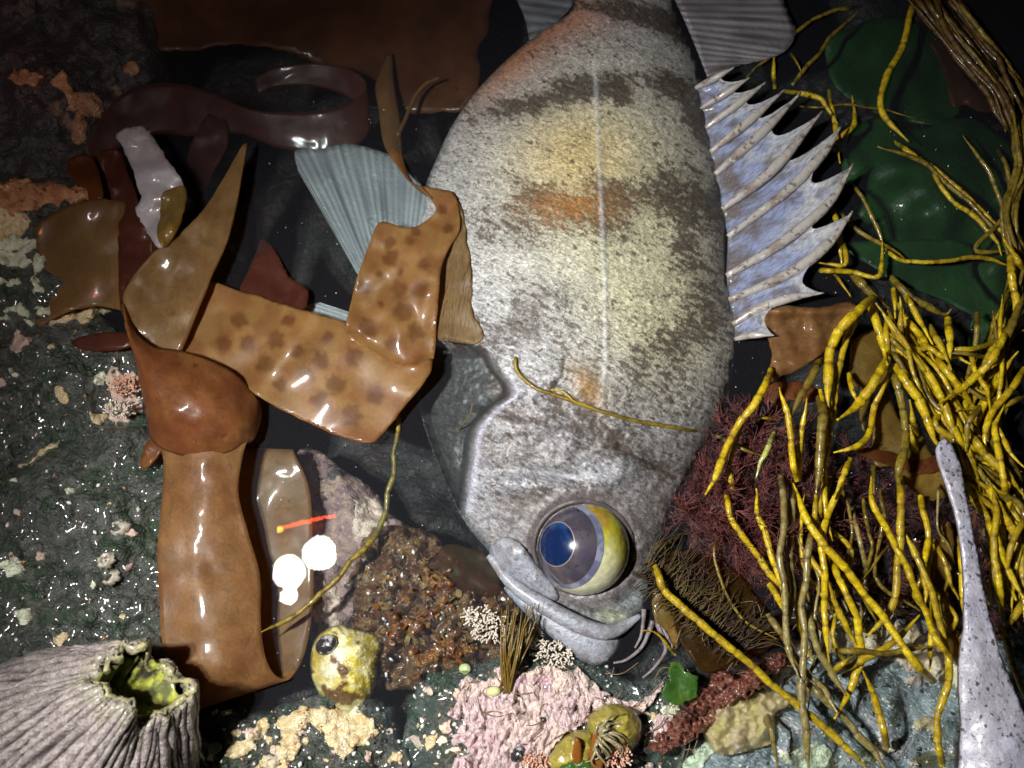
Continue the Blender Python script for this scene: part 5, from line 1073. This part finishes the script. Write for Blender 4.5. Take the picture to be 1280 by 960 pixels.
# tiny shells and snails
M_lime = pm('lime_shell', (0.46, 0.50, 0.22), rough=.3, coat=.5, bumps=[('noise', 300, .0005)])
M_blk = pm('black_shell', (0.02, 0.02, 0.022), [('noise', 300, .5, .6, (0.3, 0.3, 0.3))], rough=.25, coat=.6)
def shell(px, py, z, r, m, lab, el=.75, ang=0):
    c = P(px, py, z); V, F = [], []; n, k = 16, 8
    for i in range(k + 1):
        t = i / k * math.pi * .5
        for j in range(n):
            a = 2 * math.pi * j / n; x, y = math.cos(a) * math.cos(t), el * math.sin(a) * math.cos(t); s = 1 + .05 * math.sin(i * 3)
            V.append(c + Vector((x * math.cos(ang) - y * math.sin(ang), x * math.sin(ang) + y * math.cos(ang), 0)) * r * PX * s + Vector((.25 * r * PX * math.sin(t), 0, math.sin(t) * r * PX * .7)))
    for i in range(k):
        for j in range(n): F.append((i * n + j, i * n + (j + 1) % n, (i + 1) * n + (j + 1) % n, (i + 1) * n + j))
    F.append(tuple(range(n - 1, -1, -1))); tag(make('tiny_shell', V, F, m), lab, 'shell')
shell(408, 806, 6.5, 13, M_blk, 'little round black snail on the yellow limpet', .85, .6); bpy.data.objects['tiny_shell'].name = 'snail'; bpy.data.objects['snail']['category'] = 'snail'
shell(617, 864, RE.z(617, 864) + 3, 8, M_lime, 'tiny lime coloured shell below the brown hair tuft', .7, .2)
shell(581, 836, RE.z(581, 836) + 2.5, 7, M_lime, 'tiny lime coloured shell at the corner of the pink crust', .9)
shell(646, 943, RE.z(646, 943) + 2.5, 9, M_blk, 'tiny black snail on the pink crust', .7, 1)
shell(679, 900, RE.z(679, 900) + 2.5, 4, M_blk, 'black dot of a snail in the middle of the pink crust', .8)
shell(757, 873, RE.z(757, 873) + 2.0, 7, M_blk, 'black periwinkle above the anemone', .8)
# white drifting specks: uncountable
rr = random.Random(3); parts = []
for k in range(520):
    x, y = rr.uniform(330, 1270), rr.uniform(120, 900)
    if 520 < x < 915 and 20 < y < 800 and rr.random() < .93: continue
    r = rr.choice([.00014, .0002, .0003]); c = P(x, y, rr.uniform(.1, 1.2)); parts.append(tube([c - Vector((0, 0, r)), c + Vector((r * .3, 0, 0)), c + Vector((0, 0, r))], [r * .3, r, r * .3], 5))
v, f = join(parts); tag(make('drifting_specks', v, f, pm('speck_white', (.7, .7, .66), rough=.4)), 'fine white specks drifting on the water', 'specks', kind='stuff')

# scattered small crusts on the emergent rocks
rr = random.Random(77)
for rock, box, n in ((RC, (5, 205, 600, 800), 10), (RB, (0, 150, 420, 540), 7), (RD, (270, 500, 890, 960), 26), (RE, (510, 600, 850, 960), 22), (RE, (800, 860, 860, 960), 14), (RF, (930, 1180, 850, 960), 16)):
    for k in range(n):
        x, y = rr.uniform(box[0], box[1]), rr.uniform(box[2], box[3]); r = rr.uniform(2.5, 8) if rr.random() < .8 else rr.uniform(8, 14)
        rock.crust(blob(x, y, r, r * rr.uniform(.5, 1), 8, .45, rr.randrange(9999), rr.uniform(0, 180)), rr.choice([M_white, M_beige, M_pinkish] if rock is not RE else [M_pink, M_pinkish, M_beige, M_cream]), lift=.8, jit=2.5, js=6, seed=rr.uniform(0, 90), step=2.2, th=2, bumpy=.5)

# fuzzy brown hair alga over the thin leaf beside the mouth
rr = random.Random(31); parts = []
spine_ = [(805, 705), (830, 735), (858, 762), (892, 790), (930, 815)]
for k in range(420):
    t = rr.random() * 3.98; i = int(t); f_ = t - i; x = spine_[i][0] * (1 - f_) + spine_[i + 1][0] * f_; y = spine_[i][1] * (1 - f_) + spine_[i + 1][1] * f_
    sgn = 1 if rr.random() < .75 else -1; a = math.atan2(-.62 * sgn, .78 * sgn) + rr.uniform(-.5, .6) * 1.3; l = rr.uniform(20, 70) * (1.0 if sgn > 0 else .45)
    z0 = 7 + rr.uniform(-2, 2); c = cr([(x, y, z0), (x + l * .5 * math.cos(a), y + l * .5 * math.sin(a), z0 + rr.uniform(-2, 2)), (x + l * math.cos(a + rr.uniform(-.4, .4)), y + l * math.sin(a + rr.uniform(-.4, .4)), z0 + rr.uniform(-4, 1))], False, 4)
    parts.append(tube([P(*q) for q in c], [.00022] * (len(c) - 1) + [.00008], 3, False))
v, f = join(parts); tag(make('hair_weed_tuft', v, f, pm('brown_fuzz', (0.10, 0.07, 0.02), [('noise', 80, .45, .6, (0.06, 0.035, 0.02))], rough=.5, trans=.3)), 'fuzzy olive brown hair weed clinging to the thin leaf beside the mouth', 'seaweed')
# shell grit and fine debris on the rocks round the mouth and along the foot of the scene: uncountable
rr = random.Random(41)
GR = [pm('grit_white', (.62, .60, .54), rough=.4), pm('grit_rust', (.20, .10, .05), rough=.35, coat=.3), pm('grit_dark', (.03, .025, .022), rough=.3, coat=.5)]
sets = [[], [], []]
for rock, box, n in ((RE, (510, 870, 830, 960), 420), (RD, (245, 520, 880, 960), 200), (RF, (880, 1200, 800, 960), 260), (RH, (450, 670, 680, 860), 260), (RC, (5, 205, 560, 800), 60), (RB, (0, 190, 400, 560), 40)):
    for k in range(n):
        x, y = rr.uniform(box[0], box[1]), rr.uniform(box[2], box[3])
        if rock.d(x, y) < .05: continue
        r = rr.choice([.0003, .0004, .0006, .0009]); c = P(x, y, rock.z(x, y) + .2); d = Vector((rr.uniform(-1, 1), rr.uniform(-1, 1), rr.uniform(-.3, .6))).normalized()
        sets[rr.choice([0, 0, 1, 2, 2])].append(tube([c - d * r * rr.uniform(.8, 1.6), c, c + d * r], [r * .35, r * rr.uniform(.6, 1), r * .3], 6))
gr = empty('shell_grit', P(660, 880, 0), 'scattered white rust and dark shell grit on the rocks', 'grit'); gr['kind'] = 'stuff'
for l_, m in zip(sets, GR): v, f = join(l_); tag(make('grains', v, f, m, gr), kind='stuff')
parts = []
for k in range(90):      # fine threads
    x, y = (rr.uniform(560, 860), rr.uniform(838, 950)) if k < 55 else (rr.uniform(860, 1100), rr.uniform(720, 900)); a = rr.uniform(0, 6.28); l = rr.uniform(12, 46)
    zf = lambda x_, y_: max(2.5, (RE.z(x_, y_) if RE.d(x_, y_) > .05 else 0) + 3.2)
    q = [(x, y), (x + l * .5 * math.cos(a), y + l * .5 * math.sin(a)), (x + l * math.cos(a + rr.uniform(-.9, .9)), y + l * math.sin(a + rr.uniform(-.9, .9)))]
    c = cr([(*p, zf(*p) + rr.uniform(-.6, 1.5)) for p in q], False, 5); parts.append(tube([P(*p) for p in c], [.0002] * len(c), 3, False))
v, f = join(parts); tag(make('fine_threads', v, f, pm('thread_brown', (0.16, 0.10, 0.05), rough=.5)), 'fine brown threads strewn over pink crust and sponge', 'threads', kind='stuff')
